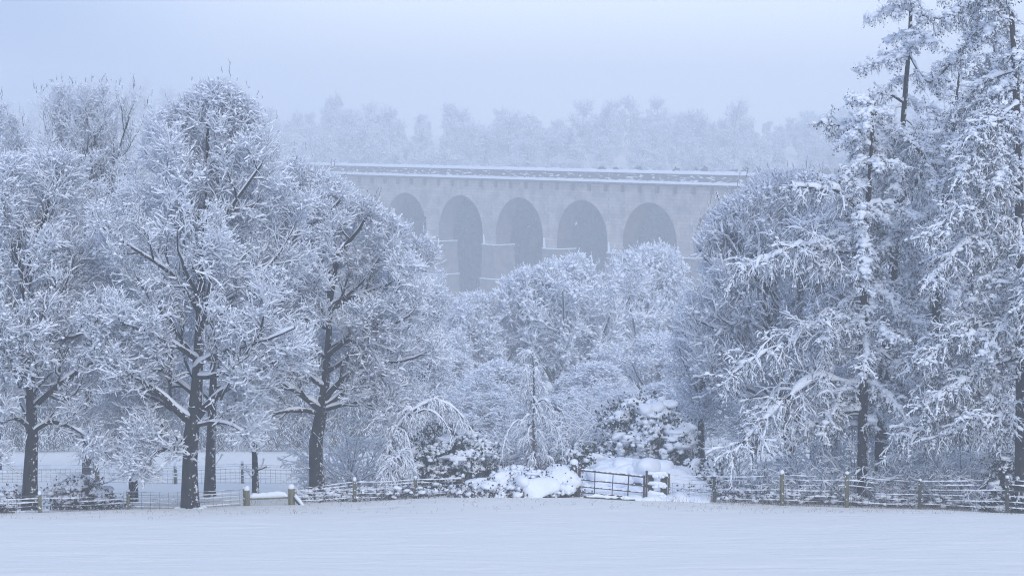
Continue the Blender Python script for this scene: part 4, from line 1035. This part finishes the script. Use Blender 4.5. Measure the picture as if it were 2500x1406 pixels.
# gate posts
def square_post(name, label, px, top, base, half, Y, cap, mat='darkwood'):
    x = P3(px, base, Y)[0]; zt = P3(px, top, Y)[2]; z0 = gz(x, Y); r = half * Y / F
    rt = thing(name, (x, Y, z0), label, 'post')
    g = Geo(); g.box((x, Y, (z0 - .3 + zt) / 2), (2 * r, 2 * r, zt - z0 + .3), mat, bev=.02); g.build('post_shaft', rt, (x, Y, z0))
    s = Geo(); s.blobs(np.array([[x, Y, zt + cap * .35]]), np.array([[r * 1.25, r * 1.25, cap]]), rng, 'snow', 3, .10)
    n = 9; s.blobs(np.stack([x + rng.uniform(-r, r, n), np.full(n, Y - r - .003), rng.uniform(z0 + .1, zt, n)], 1), np.tile([.04, .02, .035], (n, 1)) * rng.uniform(.5, 1.3, (n, 1)), rng, 'snow', 1, .3)
    s.build('snow_cap', rt, (x, Y, z0)); return rt
square_post('gate_post', 'tall square wooden gate post capped with snow at the left end of the gate', 1401, 1132, 1218, 8.5, 80.25, .13)
xi = P3(1578.5, 1200, 80)[0]; zi = gz(xi, 80)
ip = Geo(); a = P3(1577.5, 1235, 80); b_ = P3(1579, 1149, 80); a[2] = min(a[2], zi) - .1; tube2(ip, a, b_, .04, 'iron', 8)
tag(ip.build('latch_post', None, (xi, 80, zi)), 'thin dark iron latch post at the right end of the gate', 'post')
# hurdle: rails on two wet posts, right of the latch post
hx = P3(1588, 1200, 80.3)[0]
hu = thing('wooden_hurdle', (hx, 80.3, gz(hx, 80.3)), 'short snow-choked wooden hurdle between the latch post and the wire fence', 'fence panel')
ho_ = np.array([hx, 80.3, gz(hx, 80.3)])
for px, half, top in ((1589, 6.8, 1163), (1621, 8.5, 1160)):
    x = P3(px, 1200, 80.45)[0]; z0 = gz(x, 80.45); zt = P3(px, top, 80.45)[2]; r = half * 80 / F
    g = Geo(); g.box((x, 80.45, (z0 - .3 + zt) / 2), (2 * r, .16, zt - z0 + .3), 'darkwood', bev=.015); g.build('post', hu, ho_)
for i, (yl, yr, xr) in enumerate(((1160.5, 1165, 1631), (1184.5, 1190, 1629), (1207, 1212, 1624), (1227.5, 1231, 1622))):
    beam('rail', P3(1580.5, yl, 80.28), P3(xr, yr, 80.28), .085, .05, hu, ho_, 'darkwood', .14 if i == 0 else .10)
for zc in (.12, .5, .86):
    n = 7; s = Geo()
    s.blobs(np.stack([hx + np.linspace(.1, .5, n), np.full(n, 80.24) + rng.normal(0, .02, n), ho_[2] + zc + rng.normal(0, .03, n)], 1), rng.uniform(.7, 1.1, (n, 1)) * np.array([[.085, .06, .07]]), rng, 'snow', 2, .25)
    s.build('snow_clump', hu, ho_)
# log half buried under the gate
lg = Geo(); A = P3(1425, 1229, 79.55); B = P3(1550, 1239, 79.55)
n = 14; t = np.linspace(0, 1, n)[:, None]; P = A + (B - A) * t; P[:, 2] = ground(P[:, 0], P[:, 1]) + .03 + rng.normal(0, .008, n)
lg.tubes(P[None], np.full((1, n), .055), 8, 'darkwood'); lg.snow(P[None], np.full((1, n), .05), .0, .03, rng, 'snow', 7, .3, .1)
tag(lg.build('log', None, tuple(P[0])), 'dark log half buried in snow on the ground under the gate', 'log')

# ------------------------------------------------------------------ undergrowth
def gpos(px, Y): x = at(px, 1100, Y)[0]; return (x, Y, gz(x, Y))
# snow covered bramble bank left of the gate
evergreen('bramble_bank', 'long low bramble bank buried in thick pillows of snow to the left of the gate', np.array(gpos(1255, 80.3)), (2.0, .8, .95), 101, n=170, blob=(.31, .27, .15), leaves=34, mat='bramble', leafsz=.1, snow=1.0, core=1.25)
evergreen('bramble_bank', 'taller bramble heap capped with smooth snow pressed against the wooden gate post', np.array(gpos(1345, 80.4)), (.95, .7, 1.3), 102, n=170, blob=(.32, .28, .17), leaves=34, mat='bramble', leafsz=.1, snow=1.05, core=1.1)
# big smooth mound behind the gate
mb = np.array(gpos(1570, 83.2)); g = Geo(); rg = np.random.default_rng(103)
n = 90; C = mb + np.stack([rg.uniform(-2.1, 2.0, n), rg.uniform(-.8, 1.2, n), np.zeros(n)], 1)
C[:, 2] = ground(C[:, 0], C[:, 1]) + .05 + 1.15 * np.clip(1 - ((C[:, 0] - mb[0] + .1) / 2.3) ** 2, 0, 1) * rg.uniform(.35, 1, n)
g.blobs(C, rg.uniform(.7, 1.25, (n, 1)) * np.array([[.55, .5, .32]]), rg, 'snow', 3, .3)
n = 110; C = mb + np.stack([rg.uniform(-2.5, 2.2, n), rg.uniform(-2.9, -.4, n), np.zeros(n)], 1); C[:, 2] = ground(C[:, 0], C[:, 1]) + rg.uniform(-.05, .35, n) * (1 + (C[:, 1] - mb[1]) / 3.2)
g.blobs(C, rg.uniform(.6, 1.2, (n, 1)) * np.array([[.5, .4, .2]]), rg, 'snow', 3, .25)
o = g.build('snow_mound', None, mb); tag(o, 'smooth white mound of snow over a heap just behind the gate', 'snow heap')
# evergreen bushes
evergreen('holly_bush', 'dark evergreen bush with hanging snow beneath the arched birch', np.array(gpos(1095, 85.5)), (1.75, 1.4, 2.5), 111, n=420, leaves=24, blob=(.27, .27, .13), leafsz=.13, snow=.95)
evergreen('laurel_bush', 'large dark laurel bush loaded with round snow pillows behind the gate', np.array(gpos(1592, 87)), (2.0, 1.5, 3.5), 112, n=520, leaves=26, blob=(.30, .30, .17), leafsz=.15, snow=1.0)
evergreen('laurel_bush', 'lower dark laurel bush with snow clumps directly behind the gate post', np.array(gpos(1445, 86)), (1.5, 1.2, 2.1), 113, n=300, leaves=26, blob=(.26, .26, .14), leafsz=.14, snow=.95)
evergreen('laurel_bush', 'small snow-lumped bush at the right shoulder of the white mound', np.array(gpos(1690, 84.5)), (1.1, .9, 1.4), 114, n=180, leaves=22, blob=(.27, .27, .15), leafsz=.13, snow=1.0, core=.55)
evergreen('yew_bush', 'dark feathery evergreen bush at the right end of the fence', np.array(gpos(2455, 80.8)), (1.0, .9, 2.3), 115, n=300, leaves=34, blob=(.20, .20, .10), leafsz=.09, mat='needle', snow=.9)
evergreen('bramble_thicket', 'snow-draped bramble thicket behind the low fence, right of the far-left trunk', np.array(gpos(215, 81.6)), (1.6, .8, 1.05), 116, n=260, leaves=16, mat='bramble', blob=(.19, .19, .09), leafsz=.1, snow=.9)
evergreen('bramble_thicket', 'snow-draped bramble thicket left of the far-left trunk at the frame edge', np.array(gpos(0, 81)), (1.0, .7, .95), 117, n=150, leaves=16, mat='bramble', blob=(.19, .19, .09), leafsz=.1, snow=.9)
# mixed shrubs filling in between
arching('hazel_shrub', 'spreading many-stemmed shrub with snow-lined arching twigs behind the leaning trunk', gpos(855, 89), 44, 3.0, 121, el=(38, 20), droop=-.06, lat=8, hang=4, snow=1.15, latlen=.42, h2=-.05)
arching('willow_shrub', 'drooping snow-bowed shrub between the birch sapling and the dark holly', gpos(1195, 87), 22, 2.9, 122, el=(66, 14), droop=-.16, lat=8, hang=5, snow=1.15)
arching('willow_shrub', 'drooping snow-bowed shrub to the right of the birch sapling', gpos(1400, 89), 22, 3.1, 123, el=(68, 14), droop=-.13, lat=8, hang=5, snow=1.15)
arching('willow_shrub', 'tall snow-bowed shrub above the laurel bush, left of the slender trunk', gpos(1560, 91), 20, 4.0, 124, el=(70, 12), droop=-.10, lat=8, hang=5, snow=1.2)
arching('willow_shrub', 'snow-bowed shrub directly left of the birch sapling stem, behind the bramble bank', gpos(1255, 88.5), 24, 3.0, 126, el=(64, 15), droop=-.13, lat=8, hang=5, snow=1.0)
arching('willow_shrub', 'snow-bowed shrub just right of the birch sapling stem, behind the bramble bank', gpos(1335, 87.5), 24, 2.8, 127, el=(66, 14), droop=-.12, lat=8, hang=5, snow=1.0)
arching('willow_shrub', 'snow-bowed shrub between the gate post bush and the large laurel', gpos(1500, 89.5), 26, 3.8, 128, el=(66, 14), droop=-.10, lat=8, hang=5, snow=1.05)
arching('willow_shrub', 'snow-bowed shrub rising behind the arched birch', gpos(1060, 90), 26, 3.8, 129, el=(64, 14), droop=-.11, lat=8, hang=5, snow=1.0)
arching('willow_shrub', 'upright bare shoots of a coppiced shrub behind the right-hand fence', gpos(1862, 83), 18, 1.7, 125, el=(76, 9), droop=.0, lat=4, hang=2, snow=.7, latlen=.3, h2=0)
for i, (px, Y, L, n, lb) in enumerate(((1800, 86, 2.3, 20, 'snowy thicket shrub left of the coppiced shoots behind the wire fence'), (1985, 84, 2.6, 26, 'snowy thicket shrub below the leftmost larch'),
        (2110, 83.2, 2.5, 28, 'dense snow-lined thicket shrub at the foot of the first two larch trunks'), (2215, 83, 2.8, 30, 'dense snow-lined thicket shrub right of the larch trunks'), (2330, 82.5, 3.0, 32, 'dark tangled thicket shrub behind the darkest fence post'),
        (2420, 84, 3.4, 30, 'dark tangled thicket shrub behind the yew bush'), (2270, 90, 4.0, 26, 'tall tangled shrub in the shade under the larches'), (2060, 90, 3.6, 24, 'tall tangled shrub behind the leftmost larch trunk'), (2400, 90, 4.6, 26, 'tall tangled shrub deep in the right-hand shade'))):
    arching('thicket_shrub', lb, gpos(px, Y), n, L, 130 + i, el=(46, 20), droop=-.07, lat=8, hang=5, snow=.95, latlen=.45, h2=-.1, spread=.5)

# birch bent over by its load
def birch(name, label, Y, main, seed, nlat, latlen, group=None, droop=-.28, hang=9, hl=.6, ang=(50, 14), sides=()):
    rng = np.random.default_rng(seed)
    P, R = px_path(Y, main); P[0][2] = gz(P[0][0], P[0][1]) - .1
    b0 = (P[0][0], P[0][1], gz(P[0][0], P[0][1])); root = thing(name, b0, label, 'tree', group); o = np.array(b0)
    A, AR = polyline(P, R, 18)
    S, SR = grow(rng, A, AR, nlat, latlen, 9, ang, (.22, .98), droop, .08, rad=.024, relen=False, shape=.35, tip=.25)
    for l, off in sides:
        p, r = px_path(Y, l, np.linspace(0, off, len(l))); a_, b_ = polyline(p, r, 10); S = np.concatenate([S, a_]); SR = np.concatenate([SR, b_])
    T, TR = grow(rng, S, SR, hang, hl, 4, (40, 14), (.15, 1), -.4, .1, rad=.010, relen=False, shape=.2)
    Q, QR = grow(rng, T, TR, 4, .4, 3, (35, 12), (.1, 1), -.3, .12, rad=.007, lmin=.18)
    g = Geo(); g.tubes(A, AR, 8, 'pale_bark'); g.snow(A, AR, .01, .05, rng, 'snow', 7, .3, .05, vert=.1); g.build('trunk', root, o)
    g = Geo(); g.tubes(S, SR, 4, 'twig'); g.tubes(T, TR, 3, 'twig'); g.tubes(Q, QR, 3, 'twig')
    g.snow(S, SR, .032, .05, rng, 'snow', 7, .55, .12); g.snow(T, TR, .026, .034, rng, 'snow', 3, .6, .2, vert=.5); g.snow(Q, QR, .021, .028, rng, 'snow', 3, .5, .12, vert=.55)
    g.build('crown', root, o); return root
birch('birch_tree', 'slim birch bent over in an arch by its snow, left of the dark evergreen', 84,
    [(928, 1205, 5), (938, 1150, 5), (950, 1105, 4.5), (966, 1055, 4), (985, 1025, 3.6), (1020, 995, 3), (1060, 980, 2.4), (1100, 990, 1.8), (1130, 1020, 1.2)], 141, 46, .6, hang=9, hl=.42,
    sides=[([(985, 1025, 2.5), (1040, 1000, 2), (1085, 1030, 1.6), (1105, 1080, 1)], -.8), ([(962, 1065, 2.5), (985, 1050, 2), (1000, 1090, 1.6), (1012, 1160, 1)], -.6), ([(1000, 1005, 2.5), (1050, 985, 2), (1110, 1000, 1.6), (1150, 1050, 1)], .8)])
birch('birch_tree', 'slender upright birch sapling with drooping snowy branches above the bramble bank', 86,
    [(1304, 1190, 4), (1304, 1100, 3.6), (1303, 1040, 3.2), (1304, 960, 2.6), (1302, 900, 1.8), (1300, 862, 1)], 142, 30, .85, hang=8, hl=.42, ang=(50, 16), droop=-.22,
    sides=[([(1304, 1045, 1.4), (1265, 1025, 1.1), (1238, 1060, .8), (1225, 1110, .5)], -.8), ([(1304, 1040, 1.4), (1345, 1033, 1.1), (1368, 1070, .9), (1374, 1120, .6)], -.8), ([(1303, 990, 2), (1330, 975, 1.6), (1352, 1010, 1)], -.4)])
birch('birch_tree', 'low snow-plastered birch clump collapsed over the wire fence', 82.2,
    [(925, 1225, 3), (940, 1170, 3), (958, 1130, 2.4), (985, 1112, 2), (1005, 1140, 1.4)], 143, 34, .6, hang=9, hl=.4)

# weeds and dead stalks poking through along the fences: nobody could count them
rng = np.random.default_rng(150)
g = Geo(); n = 1500
px = np.concatenate([rng.uniform(-20, 2520, n // 2), rng.uniform(1600, 2500, n // 2)]); Yv = np.where(np.arange(n) < n // 2, rng.uniform(70, 86, n), rng.uniform(79, 83, n))
x = np.array([at(a, 1200, b_)[0] for a, b_ in zip(px, Yv)]); z = ground(x, Yv)
L = rng.uniform(.08, .34, n) * np.where(Yv < 79, .6, 1.2); dv = norm(np.stack([rng.normal(0, .45, n), rng.normal(0, .45, n), np.ones(n)], 1))
b0 = np.stack([x, Yv, z - .02], 1)
SP = np.stack([b0, b0 + dv * L[:, None] * .6, b0 + dv * L[:, None] + np.stack([rng.normal(0, .06, n), rng.normal(0, .06, n), -.02 * np.ones(n)], 1)], 1)
g.tubes(SP, np.broadcast_to(np.array([.006, .004, .002]), SP.shape[:2]), 3, 'grass')
g.build('dry_grass', None, (0, 80, 0), 'stuff')['label'] = 'dry grass stalks poking through the snow along the fences'
g = Geo(); n = 620
px = np.concatenate([rng.uniform(1640, 2500, 420), rng.uniform(725, 1120, 200)]); Yv = rng.uniform(80.4, 84, n)
x = np.array([at(a, 1200, b_)[0] for a, b_ in zip(px, Yv)]); C = np.stack([x, Yv, ground(x, Yv) + rng.uniform(.05, .4, n)], 1)
lc = np.repeat(C, 12, 0) + rng.normal(0, .12, (n * 12, 3)) - np.array([0, 0, .06])
g.leaves(lc, .1, rng, 'bramble', .4); g.blobs(C + np.array([0, 0, .04]), rng.uniform(.4, 1.2, (n, 1)) * np.array([[.12, .13, .065]]), rng, 'snow', 2, .4)
g.build('bramble_undergrowth', None, (0, 82, 0), 'stuff')['label'] = 'low bramble undergrowth under lumps of snow behind the fences'
